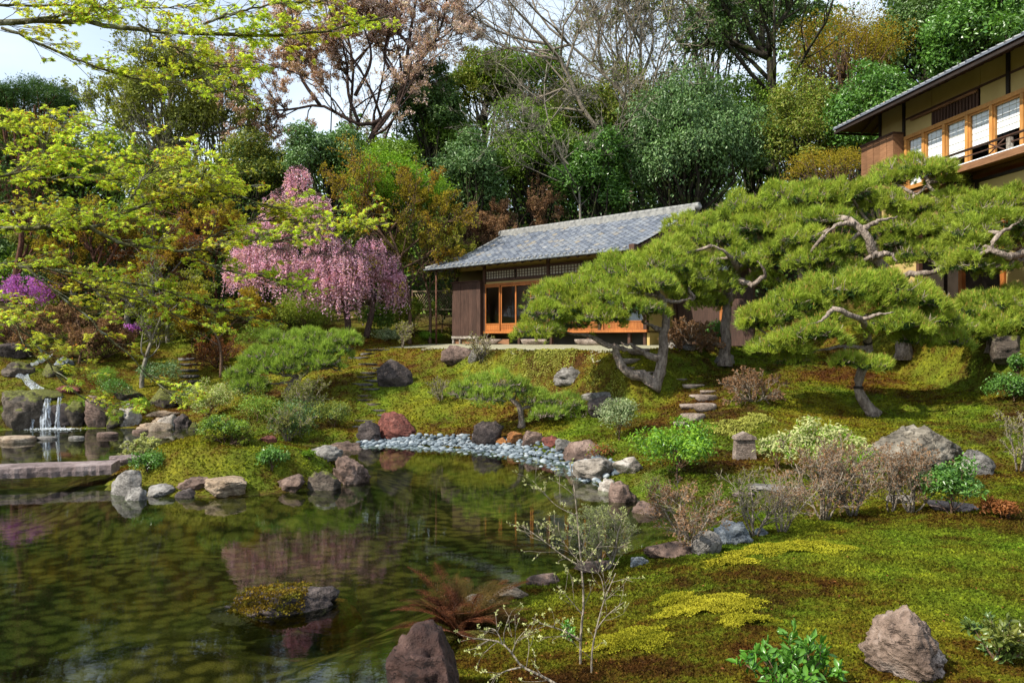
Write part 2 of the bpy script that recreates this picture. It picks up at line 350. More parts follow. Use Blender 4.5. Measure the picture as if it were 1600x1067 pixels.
# still pond water: clear, slightly green, faint ripples
m, nt, out = nodes('pond_water'); p = wpos(nt)
mp_ = N(nt, 'Mapping'); mp_.inputs['Scale'].default_value = (1.0, 1.9, 1.0); nt.links.new(p, mp_.inputs[0])
w1 = noise_(nt, mp_.outputs[0], 3.2, 3, 0.5, 0.4); w2 = noise_(nt, mp_.outputs[0], 14, 2, 0.5)
nb = bump(nt, math_(nt, 'ADD', w1, math_(nt, 'MULTIPLY', w2, 0.3)), 0.022, 0.035)
fr = N(nt, 'Fresnel', IOR=1.33); nt.links.new(nb, fr.inputs['Normal'])
rf = N(nt, 'BsdfRefraction', IOR=1.33, Roughness=0.0); t = N(nt, 'BsdfTransparent', Color=(0.53, 0.63, 0.43, 1)); gl = N(nt, 'BsdfGlossy', Roughness=0.0, Color=(1, 1, 1, 1))
nt.links.new(nb, gl.inputs['Normal'])
mm = N(nt, 'MixShader'); nt.links.new(fr.outputs[0], mm.inputs[0]); nt.links.new(t.outputs[0], mm.inputs[1]); nt.links.new(gl.outputs[0], mm.inputs[2]); nt.links.new(mm.outputs[0], out.inputs[0]); M['pond_water'] = m
# falling water: streaks of white foam over clear water
m, nt, out = nodes('falling_water'); p = ocoord(nt)
mp_ = N(nt, 'Mapping'); mp_.inputs['Scale'].default_value = (14, 14, 0.9); nt.links.new(p, mp_.inputs[0])
w1 = noise_(nt, mp_.outputs[0], 1.6, 5, 0.7); fac = ramp(nt, [(0.42, (0.05, 0.05, 0.05)), (0.68, (0.85, 0.85, 0.85))], w1)
t = N(nt, 'BsdfTransparent'); d = N(nt, 'BsdfPrincipled', Roughness=0.25); d.inputs['Base Color'].default_value = (0.62, 0.68, 0.76, 1)
mm = N(nt, 'MixShader'); nt.links.new(fac, mm.inputs[0]); nt.links.new(t.outputs[0], mm.inputs[1]); nt.links.new(d.outputs[0], mm.inputs[2]); nt.links.new(mm.outputs[0], out.inputs[0]); M['falling_water'] = m
m, nt, out = nodes('pebble'); geo = nt.nodes.new('ShaderNodeNewGeometry'); oi = nt.nodes.new('ShaderNodeObjectInfo')
r = math_(nt, 'FRACT', math_(nt, 'ADD', geo.outputs['Random Per Island'], oi.outputs['Random']))
col = ramp(nt, [(0, (0.06, 0.08, 0.095)), (0.5, (0.13, 0.16, 0.185)), (0.85, (0.22, 0.255, 0.285)), (1, (0.32, 0.345, 0.36))], r)
princ(nt, out, col, 0.7, bump(nt, noise_(nt, geo.outputs['Position'], 30, 3), 0.3, 0.01), 0.3); M['pebble'] = m

# ------------------------------------------------------------------ the lie of the land
def world_pts(L): return [tuple(pt(a, b, c)) for a, b, c in L]
HP = [(0, 4.5, .55), (.8, 6, .5), (4, 5, .85), (2, 5, .78), (3, 9, .52), (5, 9.5, .62), (7, 9.5, .65), (1.5, 9.7, .22), (0.7, 8.6, .22), (0.2, 7.4, .3), (9, 7, .8), (1.6, 7.6, .55), (3.5, 7, .72),
      (3, 12, .22), (6, 12, .4), (4.2, 14.5, .5), (7.05, 13.5, .5), (7.9, 17.5, 1.01), (5.5, 18, 1.33), (10.2, 16, 1.3), (11.1, 23, 2.05), (14, 22, 2.3), (8.3, 23, 2.15), (6.2, 25, 2.45),
      (3.7, 21, 1.38), (4.15, 17.5, .87), (3.94, 24.5, 2.35), (-1.3, 26.3, 2.1), (2, 25, 2.5), (0, 25.3, 2.25), (0, 23, 1.3), (-1.9, 23.3, 1.05), (-3.2, 26.5, 2.06), (-3.6, 24.5, 1.3), (-5.4, 28, 2.05), (-5.5, 30.5, 2.5),
      (0, 19.6, .1), (2.2, 17.5, .45), (2.8, 15, .3), (-2, 20.6, .1), (-6.5, 27, 2.0), (-6.2, 24, 1.05), (-5.6, 31.5, 2.7), (-5.5, 21.5, .3), (-7, 23, .6), (-9.4, 25, .35), (-11.2, 28, 1.12), (-12.2, 30, 1.95), (-13, 28, 1.25),
      (-14, 32, 2.6), (-15.3, 31, 2.3), (-15.2, 25.8, .85), (-16.5, 26.5, 1.2), (-18.7, 30, 2.1), (-20, 29, 2.0), (-17.4, 25, .4), (-13, 25.5, .5), (-6.1, 16.2, .85), (-7.0, 15.8, .45), (-4.2, 16.5, .4), (-5.2, 16.2, .78),
      (-6.5, 18.6, .12), (-26, 20, 1.5), (-26, 8, 1.5), (-8, 6, .8), (14, 12, 1.3), (20, 20, 3), (20, 8, 1.5), (0, 0, 1.1), (-8, -2, 1.2), (8, -2, 1.3), (12, 2, 1.1), (0, -10, 1.5), (-14, -10, 1.5), (14, -10, 1.5),
      (-9, 34, 3.4), (-16, 38, 4.5), (-28, 36, 5), (2, 38, 3.6), (8, 36, 3.2), (18, 34, 5), (26, 26, 5), (-30, 55, 9), (0, 50, 8.2), (30, 50, 11), (15, 45, 8), (-12, 50, 8), (0, 75, 14), (-40, 80, 14), (40, 80, 17)]
HP = np.array(HP)
def _phi(r): return np.where(r > 0, r*r*np.log(np.maximum(r, 1e-9)), 0)
_n = len(HP); _A = np.zeros((_n+3, _n+3)); _d = np.linalg.norm(HP[:, None, :2]-HP[None, :, :2], axis=2)
_A[:_n, :_n] = _phi(_d)+np.eye(_n)*0.5; _A[:_n, _n] = 1; _A[:_n, _n+1:] = HP[:, :2]; _A[_n, :_n] = 1; _A[_n+1:, :_n] = HP[:, :2].T
_w = np.linalg.solve(_A, np.r_[HP[:, 2], 0, 0, 0])
POND = [(-6.2, 7.2), (-5.0, 5.2), (-1.7, 4.7)]+[wat(*q) for q in [(655, 1067), (640, 1010), (700, 980), (790, 930), (870, 905), (960, 880), (1050, 858), (1085, 838), (1060, 800), (1010, 785), (950, 765), (915, 742), (880, 722), (800, 706), (700, 698), (600, 694), (535, 698), (470, 697), (418, 697), (412, 702), (460, 709), (520, 716),
        (575, 738), (568, 752), (470, 768), (350, 778), (230, 775), (165, 765), (172, 735), (240, 705), (296, 693), (312, 676), (290, 664), (230, 668), (110, 670), (0, 672)]]+[(-20, 22), (-20, 10), (-8.6, 9.8)]
POND = np.array(POND)
def pond_sd(x, y):            # signed distance, negative in the water
    P = np.stack([x, y], -1); A = POND; B = np.roll(POND, -1, 0)
    dmin = np.full(x.shape, 1e9); ins = np.zeros(x.shape, bool)
    for a, b in zip(A, B):
        e = b-a; t = np.clip(((P-a)@e)/(e@e), 0, 1); d = np.linalg.norm(P-(a+t[..., None]*e), axis=-1); dmin = np.minimum(dmin, d)
        c = (a[1] > y) != (b[1] > y); xi = a[0]+(y-a[1])*(b[0]-a[0])/((b[1]-a[1]) if b[1] != a[1] else 1e-9); ins ^= c & (x < xi)
    return np.where(ins, -dmin, dmin)
def sstep(a, b, x): t = np.clip((x-a)/(b-a), 0, 1); return t*t*(3-2*t)
H1O = np.array([-1.013, 30.0]); U1 = np.array([.694, -.720]); N1 = np.array([.720, .694]); RZ1 = math.atan2(-.720, .694); Z1 = 2.5
H2O = np.array([12.86, 20.0]); U2 = np.array([.12, -.993]); N2 = np.array([.993, .12]); RZ2 = math.atan2(-.993, .12); Z2 = 2.9
def _wob(x, y):
    return (np.sin(x*1.3+y*.7)*np.sin(y*1.1-x*.4)*.05+np.sin(x*3.1+1.7*y+1)*np.sin(2.7*y-1.1*x)*.022+np.sin(x*6.3+2)*np.sin(y*5.7+x*2)*.010)
def H(x, y):
    x = np.asarray(x, float); y = np.asarray(y, float); sh = x.shape; x = x.ravel(); y = y.ravel(); z = np.empty(x.shape)
    for i in range(0, len(x), 20000):
        X = x[i:i+20000]; Y = y[i:i+20000]
        d = np.sqrt((X[:, None]-HP[None, :, 0])**2+(Y[:, None]-HP[None, :, 1])**2)
        h = _phi(d)@_w[:_n]+_w[_n]+_w[_n+1]*X+_w[_n+2]*Y
        h = np.clip(h, 0.03, 30)+_wob(X, Y)*np.clip(Y/10, .6, 1.6)
        for O, U, Nn, zz, (a0, a1, b0, b1) in ((H1O, U1, N1, Z1, (-2.9, 9.5, -3.1, 6.5)), (H2O, U2, N2, Z2, (-8, 9, -1.5, 9))):
            u = (X-O[0])*U[0]+(Y-O[1])*U[1]; v = (X-O[0])*Nn[0]+(Y-O[1])*Nn[1]
            dd = np.hypot(np.maximum(np.maximum(a0-u, u-a1), 0), np.maximum(np.maximum(b0-v, v-b1), 0))
            zt_ = zz-(.055*np.clip(-v-.4, 0, 4) if zz == Z1 else 0); h = h+(zt_-h)*(1-sstep(0.0, 1.0, dd))
        s = pond_sd(X, Y)
        near = sstep(14, 9, Y)*sstep(-3, 0, X)
        land = 0.02+h*sstep(0, .55+.5*(1-near), s)*1.0
        bed = -0.04-.42*sstep(0, 1.6, -s)+_wob(X*1.4, Y*1.4)*.5
        z[i:i+20000] = np.where(s < 0, bed, np.where(s < 1.2, np.minimum(land, np.maximum(h, .02)), h))
    return z.reshape(sh)
def h1(x, y): return float(H(np.array([x]), np.array([y]))[0])
def ground_at(px, py, y0=3.2, y1=60.0, water=True):
    Y = np.concatenate([np.arange(y0, 15, .03), np.arange(15, y1, .06)]); x = (px-800)/F*Y; zr = EYE+(HZ-py)/F*Y
    zg = H(x, Y)
    if water: zg = np.maximum(zg, 0)
    k = np.argmax(zr <= zg)
    if zr[k] > zg[k]: k = len(Y)-1
    return np.array([x[k], Y[k], zg[k]])

# terrain sheet, finer near the camera
ny, nx = 470, 460
ty = np.linspace(0, 1, ny); Yg = -9+12.2*np.minimum(ty/.03, 1)
Yg = np.where(ty < .03, -9+12*(ty/.03), 3.0*np.exp((ty-.03)/.97*math.log(115/3.0)))
ux = np.linspace(-1, 1, nx); ux = np.sign(ux)*np.abs(ux)**1.12
XX = ux[None, :]*(np.abs(Yg)[:, None]*0.85+8.0); YY = np.broadcast_to(Yg[:, None], XX.shape)
ZZ = H(XX, YY); ZZ = np.where((XX < -19.5) & (ZZ < .3), .3, ZZ)
g = G(); idx = np.arange(ny*nx).reshape(ny, nx)
g.add(np.stack([XX, YY, ZZ], -1).reshape(-1, 3), np.stack([idx[:-1, :-1], idx[:-1, 1:], idx[1:, 1:], idx[1:, :-1]], -1).reshape(-1, 4), 0, True)
obj('garden_ground', g, M['moss'], kind='structure')
g = G(); a = np.linspace(0, 2*math.pi, 49)[:-1]; g.add([[900*math.cos(t), 900*math.sin(t), -1.4] for t in a], [list(range(48))]); obj('far_ground', g, M['moss'], kind='structure')
g = G(); g.add([[-21, 3, 0], [4, 3, 0], [4, 27, 0], [-21, 27, 0]], [[0, 1, 2, 3]]); obj('pond_water', g, M['pond_water'], kind='structure')
# sand court by the house
g = G(); uu, vv = np.meshgrid(np.linspace(-2.6, 9, 60), np.linspace(-1, .25, 14)); vv = np.where(vv < 0, vv*(2.9+.35*np.sin(uu*1.7)+.2*np.sin(uu*4)), vv); cx_ = H1O[0]+U1[0]*uu+N1[0]*vv; cy_ = H1O[1]+U1[1]*uu+N1[1]*vv; idx = np.arange(14*60).reshape(14, 60)
g.add(np.stack([cx_, cy_, H(cx_, cy_)+.014], -1).reshape(-1, 3), np.stack([idx[:-1, :-1], idx[:-1, 1:], idx[1:, 1:], idx[1:, :-1]], -1).reshape(-1, 4), 0, True); obj('gravel_court', g, M['gravel_sand'], kind='structure')

# ------------------------------------------------------------------ moss tufts (nobody could count them)
def moss_tufts(name, n, ysel, size, seed, mat, region=None):
    rng = np.random.default_rng(seed); y0, y1 = ysel
    Y = np.exp(rng.uniform(math.log(y0), math.log(y1), n*2)); Xn = rng.uniform(-.72, .72, n*2); X = Xn*Y
    if region is not None: k = region(X, Y, rng); X = X[k]; Y = Y[k]
    s = pond_sd(X, Y); k = s > .12; X = X[k][:n]; Y = Y[k][:n]
    u = (X-H1O[0])*U1[0]+(Y-H1O[1])*U1[1]; v = (X-H1O[0])*N1[0]+(Y-H1O[1])*N1[1]; k = ~((v > -2.9) & (v < 6) & (u > -2.6) & (u < 9)); X = X[k]; Y = Y[k]
    Z = H(X, Y); n = len(X); P = np.stack([X, Y, Z-.005], -1)
    D = nrm(np.stack([rng.normal(0, 1, n), rng.normal(0, 1, n), rng.uniform(.3, 1.6, n)], -1)); Nn = nrm(rng.normal(0, 1, (n, 3))*.6+[0, -.2, 1])
    g = G(); sz = size*rng.uniform(.6, 1.4, n)*np.clip(Y/ysel[0], 1, 2.2)**.6
    g.leaves(P, D, Nn, sz, .75, fold=.05); obj(name, g, mat, kind='stuff')
nearR = lambda X, Y, r: ((X > -1.3) & (Y < 11.5))
moss_tufts('near_moss', 330000, (3.6, 11.5), .017, 1, M['moss_tuft'], nearR)
moss_tufts('slope_moss', 210000, (10.5, 33), .034, 2, M['moss_tuft'], lambda X, Y, r: (Y > 11) | (X < -3))
def patches(name, spec, n, size, mat, seed, lift=.02):
    rng = np.random.default_rng(seed); Ps = []
    for px, py, rx, ry, k in spec:
        c = ground_at(px, py); Y = c[1]; rxm = rx/F*Y; rym = max(.12, ry/F*Y/ max(.12, (EYE-c[2])/Y+.12)) 
        a = rng.uniform(0, 2*math.pi, int(n*k)); rr = np.sqrt(rng.uniform(0, 1, len(a)))*(1+.25*np.sin(a*3+px)+.15*np.sin(a*7+py)+.12*np.sin(a*13+px))+rng.normal(0, .05, len(a))
        Ps.append(np.stack([c[0]+np.cos(a)*rr*rxm, Y+np.sin(a)*rr*rym, rr], -1))
    P = np.concatenate(Ps); Z = H(P[:, 0], P[:, 1])+lift*(1.6-P[:, 2]**2)*(1+.8*np.sin(P[:, 0]*19)*np.sin(P[:, 1]*17))+rng.uniform(0, .012, len(P)); P[:, 2] = Z
    n = len(P); D = nrm(np.stack([rng.normal(0, 1, n), rng.normal(0, 1, n), rng.uniform(.2, 1.4, n)], -1))
    g = G(); g.leaves(P, D, nrm(rng.normal(0, 1, (n, 3))*.5+[0, -.2, 1]), size*rng.uniform(.6, 1.4, n), .8, fold=.05); obj(name, g, mat, kind='stuff')
leafmat('yellow_moss', (0.22, 0.20, 0.015), (0.42, 0.38, 0.035), (0.24, 0.24, 0.018), .25, 0)
leafmat('pale_moss', (0.26, 0.27, 0.05), (0.42, 0.42, 0.10), None, .2, 0)
patches('yellow_moss', [(1235, 858, 85, 20, 1.6), (1140, 880, 40, 10, .5), (1110, 952, 75, 22, 1.5), (1165, 972, 40, 14, .6), (985, 1003, 62, 30, 1.6), (1060, 940, 30, 12, .4)], 6500, .014, M['yellow_moss'], 5)
patches('pale_moss', [(800, 551, 14, 5, .4), (850, 560, 18, 6, .5), (893, 549, 12, 5, .4), (870, 553, 10, 4, .3), (878, 582, 20, 6, .5), (840, 590, 22, 7, .6), (815, 600, 16, 5, .4), (925, 590, 14, 5, .3), (960, 625, 20, 6, .4), (1150, 668, 42, 7, .9), (1185, 655, 22, 6, .5), (760, 575, 12, 4, .3), (820, 632, 12, 5, .3), (740, 556, 16, 4, .3)], 2200, .034, M['pale_moss'], 6)
# ------------------------------------------------------------------ rocks
_ico = {}
def ico(sub):
    if sub not in _ico:
        import bmesh
        bm = bmesh.new(); bmesh.ops.create_icosphere(bm, subdivisions=sub, radius=1)
        V = np.array([v.co[:] for v in bm.verts]); Fc = np.array([[v.index for v in f.verts] for f in bm.faces]); bm.free(); _ico[sub] = (V, Fc)
    return _ico[sub]
def rock_geo(dims, seed, sub=4, rough=.2, cuts=7, flat=None, taper=0):
    rng = np.random.default_rng(seed); V, Fc = ico(sub); V = V.copy()
    off = Vector((seed*3.17 % 50, seed*1.3 % 50, 0))
    n = np.array([mnoise.fractal(Vector(v)*1.1+off, .8, 2.1, 5) for v in V]); n2 = np.array([mnoise.noise(Vector(v)*4.5+off) for v in V])
    rg = np.array([1-abs(mnoise.noise(Vector((v[0]*2.2, v[1]*2.2, v[2]*3.2))+off*2)) for v in V])
    V *= (1+rough*1.3*n+rough*.25*n2+rough*1.0*(rg-.8))[:, None]
    for i in range(cuts):
        d = nrm(rng.normal(0, 1, 3)*[1, 1, .8]); h = rng.uniform(.55, .85); e = np.maximum(0, V@d-h); V -= (e*.88)[:, None]*d
    if flat: e = np.maximum(0, V[:, 2]-flat); V[:, 2] -= e*.92
    n3 = np.array([1-2*abs(mnoise.noise(Vector((v[0]*3.1, v[1]*3.1, v[2]*6.5))+off)) for v in V]); n5 = np.array([mnoise.noise(Vector(v)*11+off) for v in V]) if sub > 3 else 0
    V += nrm(V)*(n2*rough*.16-np.clip(n3-.55, 0, 1)*rough*.35+n5*rough*.09)[:, None]
    V[:, 0] = V[:, 0]*(1-taper*V[:, 2])-taper*.25*V[:, 2]; V[:, 1] *= (1-taper*V[:, 2])
    lo, hi = V.min(0), V.max(0); V = (V-(lo+hi)/2)/(hi-lo)*np.array(dims)
    V[:, 2] += dims[2]*.5
    g = G(); g.add(V, Fc, 0, True); return g
ROCKN = [0]
def rock(px, py, wpx, hpx, mat, label, cat='rock', deep=.8, name='rock', group=None, water=True, sink=.28, cuts=7, rough=.22, rz=None, flat=None, Y=None, sub=4, hmin=.06, taper=0):
    ROCKN[0] += 1; sd_ = ROCKN[0]*7+3
    p = ground_at(px, py, water=water) if Y is None else pt(px, py, Y)
    w = wpx/F*p[1]; dp = w*deep
    el = (EYE-p[2])/p[1]; hgt = max(hmin, hpx/F*p[1]-max(0, el)*dp*.45)
    tot = hgt*(1+sink)+.03
    loc = [p[0], p[1]+dp*.40, p[2]-hgt*sink-.03]
    if p[2] < .02: loc[2] -= .25; tot += .25
    g = rock_geo((w*1.04, dp, tot), sd_, sub, rough, cuts, flat, taper)
    o = link(name, g.mesh(name, M[mat]), None, loc, 0); tag(o, label, cat, group); return o
R_ = rock
# near bank and right hand side
R_(1448, 1072, 122, 134, 'rock_tan2', 'large brown weathered rock with a knobbed top on the near moss', deep=1.2, rough=.27, cuts=2, sub=5, taper=.42)
R_(658, 1118, 124, 150, 'rock_redbrown', 'reddish brown rock at the waterline beside the rust coloured fern', deep=1.2, rough=.2, cuts=5, sub=5)
R_(745, 955, 60, 24, 'rock_pale', 'low pinkish stone behind the rust coloured fern on the near shore', rough=.2)
R_(800, 938, 60, 26, 'rock_tan', 'cracked tan stone on the near shore right of the fern')
R_(850, 915, 55, 20, 'rock_brown', 'small brown shore stone left of the pale budding bush')
R_(935, 895, 70, 18, 'rock_brown', 'long low brown stone under the pale budding bush at the near shore')
R_(1002, 884, 32, 15, 'rock_blue', 'small bluish stone on the near shore right of the budding bush')
R_(1050, 872, 80, 28, 'rock_brown', 'dark brown ledge stone at the foot of the bare azalea on the near shore')
R_(1105, 868, 50, 40, 'rock_grey', 'rounded grey stone with red tint touching the jagged blue grey rock', cat='stone')
R_(1148, 852, 66, 40, 'rock_blue', 'jagged blue grey rock behind the crest of the near moss hill', rough=.35, deep=.7)
R_(1192, 838, 22, 13, 'rock_blue', 'small blue grey stone right of the jagged blue grey rock')
R_(1460, 742, 196, 84, 'boulder', 'huge creased grey tan boulder on the moss slope, right', cat='boulder', deep=.7, rough=.34, cuts=9, sub=5)
R_(1536, 742, 44, 40, 'rock_grey', 'small grey rock leaning against the right end of the huge boulder')
R_(930, 752, 66, 36, 'rock_pale', 'pale sloping rock on the right shore below the bright green camellia', rough=.25)
R_(985, 742, 50, 30, 'rock_pale', 'pinkish rounded rock on the right shore behind the white stone')
R_(955, 768, 38, 22, 'rock_pale', 'white flat topped stone at the waterline of the right shore', cat='stone')
R_(975, 785, 44, 34, 'rock_brown', 'rough brown rock at the waterline below the white stone')
R_(1012, 803, 60, 22, 'rock_brown', 'dark brown ledge at the waterline right of the rough brown rock')
R_(912, 722, 60, 36, 'rock_brown', 'dark red brown rock at the right end of the pebble beach', cuts=8)
R_(883, 708, 30, 22, 'rock_grey', 'grey angular stone between brown rocks above the pebbles')
R_(862, 700, 30, 20, 'rock_red', 'small red stone above the right part of the pebble beach')
R_(833, 698, 34, 26, 'rock_brown', 'square brown rock above the pebbles right of the orange stone')
R_(805, 695, 26, 20, 'rock_orange', 'bright orange stone above the pebbles')
R_(783, 696, 20, 13, 'rock_orange', 'small ochre stone left of the bright orange stone above the pebbles')
R_(762, 698, 50, 42, 'rock_dark', 'dark pointed rock standing in the pebble beach', rough=.28, cuts=9)
R_(617, 688, 66, 46, 'rock_red', 'dark red rounded rock at the left end of the pebble beach', rough=.2, cuts=4, sub=5)
R_(574, 692, 38, 36, 'rock_dark', 'black grey layered rock left of the red rock', rough=.3)
R_(535, 704, 62, 16, 'rock_brown', 'flat brown stone at the water left of the pebble beach')
# the moss slope in front of the house
R_(615, 606, 56, 46, 'rock_dark', 'dark purple grey slab rock leaning on the moss slope beside the left steps', deep=.5, cuts=10, rough=.15)
R_(715, 570, 52, 30, 'rock_brown', 'brown blocky rock set in the moss below the house', cuts=9, deep=.6)
R_(748, 566, 34, 22, 'rock_grey', 'grey brown rock touching the right side of the blocky rock below the house')
R_(892, 602, 54, 26, 'rock_grey', 'speckled grey rounded rock on the moss slope left of the centre pine', cuts=4)
R_(945, 632, 68, 20, 'rock_grey', 'low flat dark grey rock in the moss above the variegated shrub')
R_(950, 652, 60, 34, 'rock_dark', 'shaded grey rock behind the variegated shrub')
R_(1130, 572, 44, 20, 'rock_grey', 'small grey lichened rock in moss right of the centre pine')
R_(1065, 546, 50, 14, 'rock_grey', 'low grey rock under the rusty rounded bush')
R_(1585, 568, 56, 40, 'rock_mossy', 'rough brown grey rock at the right edge below the pines')
R_(1212, 770, 0+70, 12, 'rock_grey', 'flat grey stepping stone behind the near bare azaleas', flat=.2, name='path_stone', cat='stepping stone')
R_(1252, 772, 24, 12, 'rock_pale', 'small pale stone between the bare azaleas on the path')
R_(1412, 788, 42, 14, 'rock_pale', 'pale pinkish stone on the path left of the green shrub', flat=.3)
R_(1500, 800, 80, 12, 'slab', 'long flat stone on the path under the dark green shrub', flat=.2, name='path_stone', cat='stepping stone')
R_(1165, 778, 34, 9, 'slab', 'thin flat stone on the path left of the flat grey stepping stone', flat=.2, name='path_stone', cat='stepping stone')
# peninsula
R_(189, 775, 54, 42, 'rock_grey', 'tall grey creased rock under the end of the stone bridge', rough=.2)
R_(205, 782, 40, 22, 'rock_grey', 'low grey rock in the water right of the rock under the bridge end')
R_(192, 728, 62, 17, 'slab', 'flat brown grey slab behind the end of the stone bridge', flat=.3)
R_(248, 775, 42, 18, 'rock_grey', 'greenish low rock at the peninsula edge below the dark green plant')
R_(300, 768, 56, 24, 'rock_brown', 'brown rock with pinkish top at the peninsula edge')
R_(285, 778, 40, 15, 'rock_dark', 'small dark wet rock in front of the pinkish brown peninsula rock')
R_(348, 778, 66, 32, 'rock_tan', 'rounded pinkish tan rock with white veins at the peninsula edge', sub=5)
R_(450, 768, 44, 27, 'rock_brown', 'reddish rock at the middle of the peninsula shore')
R_(502, 766, 52, 32, 'rock_mossy', 'brown cracked rock left of the overhanging rock at the peninsula tip')
R_(543, 757, 62, 46, 'rock_brown', 'large overhanging brown rock at the tip of the peninsula', rough=.32, cuts=8, sub=5)
R_(505, 718, 50, 22, 'rock_grey', 'bluish grey rock behind the peninsula tip')
R_(415, 692, 30, 12, 'rock_red', 'small red rock at the waterline behind the peninsula shrubs')
# mossy rock in the pond with a submerged one beside it
o = R_(412, 962, 200, 44, 'rock_dark', 'low dark rock rising from the middle of the pond under a cushion of brown moss', deep=.55, rough=.28, sub=5, cuts=6)
rng = np.random.default_rng(77); me = o.data; Vv = np.array([v.co[:] for v in me.vertices]); Nv = np.array([v.normal[:] for v in me.vertices])
k = np.where((Nv[:, 2] > .45) & (Vv[:, 2] > .3) & (np.abs(Vv[:, 0]+.02) < .33*1.15))[0]; k = rng.choice(k, 7000); P = Vv[k]+rng.normal(0, .012, (7000, 3))
g = G(); g.leaves(P, nrm(rng.normal(0, 1, (7000, 3))+[0, 0, .8]), nrm(rng.normal(0, .6, (7000, 3))+[0, 0, 1]), rng.uniform(.012, .03, 7000), .8)
leafmat('brown_moss', (0.10, 0.06, 0.012), (0.24, 0.16, 0.02), (0.14, 0.13, 0.02), .2, 0, nsc=5); mo = obj('moss_cushion', g, M['brown_moss'], o); mo['kind'] = 'stuff'
pp = wat(495, 925); g = rock_geo((.8, .5, .38), 991, 4, .12, 3); tag(obj('rock', g, M['rock_orange'], loc=(pp[0]+.1, pp[1]-.1, -.40)), 'rust coloured rock just under the water behind the mossy pond rock', 'rock')
# waterfall bank
for a in [(30, 672, 70, 62, 'rock_mossy', 'dark mossy rock left of the waterfall'), (75, 668, 62, 40, 'rock_dark', 'wet black rock behind the falling water'), (112, 668, 36, 44, 'rock_moss_full', 'moss covered rock right of the waterfall'), (146, 668, 38, 52, 'rock_brown', 'upright brown rock right of the waterfall'), (175, 668, 30, 30, 'rock_moss_full', 'moss covered stone between the upright rock and the pale leaning rock'),
          (192, 667, 40, 38, 'rock_pale', 'pale leaning rock at the far shore left of the small step'), (20, 640, 60, 30, 'rock_mossy', 'mossy brown rock at the upper left of the waterfall'), (100, 615, 44, 12, 'rock_red', 'flat reddish rock above the waterfall'),
          (250, 636, 56, 32, 'rock_moss_full', 'rounded boulder wrapped in green moss above the far shore'), (235, 674, 48, 15, 'rock_tan', 'tan flat rock stepping into the far pond', ), (248, 664, 34, 12, 'rock_tan', 'small tan stone lying behind the tan flat rock'), (258, 668, 36, 22, 'rock_pale', 'pale weathered rock at the far shore right of the tan stones'), (282, 668, 34, 22, 'rock_dark', 'dark rock with a flat top at the far shore'),
          (298, 674, 20, 15, 'rock_moss_full', 'small green mossy stone in the water below the yellow green bush'), (95, 575, 30, 18, 'rock_blue', 'grey blue rock right of the upper cascade'), (20, 590, 50, 26, 'rock_mossy', 'mossy rock left of the upper cascade'), (75, 590, 34, 22, 'rock_moss_full', 'green mossed rock under the upper cascade'), (245, 652, 60, 10, 'rock_tan', 'thin tan slab on the bank above the tan flat rock'), (12, 560, 50, 26, 'rock_dark', 'dark rock at the far left above the cascade'),
          (130, 640, 40, 16, 'rock_moss_full', 'low green mossed rock above the upright brown rock'), (60, 628, 60, 20, 'rock_moss_full', 'mossy lip rock at the top of the waterfall'), (196, 628, 46, 20, 'rock_moss_full', 'low mossy mound rock left of the moss wrapped boulder')]:
    R_(*a, sub=4, rough=.24)
for px, py, w, h, lb, mt in [(12, 692, 62, 11, 'orange tan flat stepping stone in the far pond at the left edge', 'rock_tan'), (66, 688, 32, 6, 'thin grey stepping stone second from the left in the far pond', 'rock_grey'), (116, 686, 24, 5, 'smallest grey stepping stone, in front of the waterfall', 'rock_grey'), (163, 683, 36, 8, 'brown flat stepping stone right of the waterfall', 'rock_brown'), (215, 677, 24, 6, 'small flat stone beside the tan flat rock in the far pond', 'rock_brown')]:
    R_(px, py, w, h, mt, lb, cat='stepping stone', name='stepping_stone', deep=.7, flat=.1, cuts=2, rough=.1, sub=3, group='stepping stones in the far pond')
# steps through the moss
for i, (px, py, w, h, lb) in enumerate([(1064, 597, 22, 4, 'topmost thin stone of the curved path right of the centre pine'), (1086, 607, 34, 6, 'pale thin stone near the top of the curved path'), (1108, 614, 26, 4, 'grey sliver of a stone beside the pale thin stone on the curved path'), (1094, 622, 30, 5, 'narrow brown stone in the middle of the curved path'),
        (1106, 628, 36, 11, 'oval brown pink stepping stone in the middle of the curved path'), (1082, 639, 34, 8, 'flat left stone of the side by side pair on the curved path'), (1102, 645, 36, 14, 'thick grey right stone of the side by side pair on the curved path'), (1085, 658, 38, 12, 'broad pinkish stone at the lower end of the curved path'), (1068, 667, 28, 8, 'lowest stone of the curved path, beside the bright green camellia')]):
    R_(px, py, w, h, 'step_stone', lb, cat='stepping stone', name='stepping_stone', deep=.75, flat=.2, cuts=2, rough=.1, sub=3, group='stones of the curved path')
for i, (px, py, w, h, lb) in enumerate([(1000, 556, 34, 10, 'broad stone at the top of the path behind the centre pine trunk'), (990, 568, 36, 7, 'stone behind the pine trunk just below the broad one'), (985, 578, 40, 5, 'thin slab behind the fork of the centre pine'), (1010, 590, 30, 5, 'thin stone at the foot of the centre pine')]):
    R_(px, py, w, h, 'step_stone', lb, cat='stepping stone', name='stepping_stone', deep=.75, flat=.2, cuts=2, rough=.1, sub=3, group='stones of the curved path')
LS = [(598, 548, 44), (580, 554, 36), (562, 560, 40), (574, 570, 30), (588, 576, 22), (574, 584, 28), (576, 590, 30), (572, 596, 34), (566, 602, 32), (574, 609, 36), (570, 619, 30), (576, 627, 30), (588, 633, 34), (592, 643, 28), (596, 650, 20), (576, 658, 34), (560, 668, 30)]
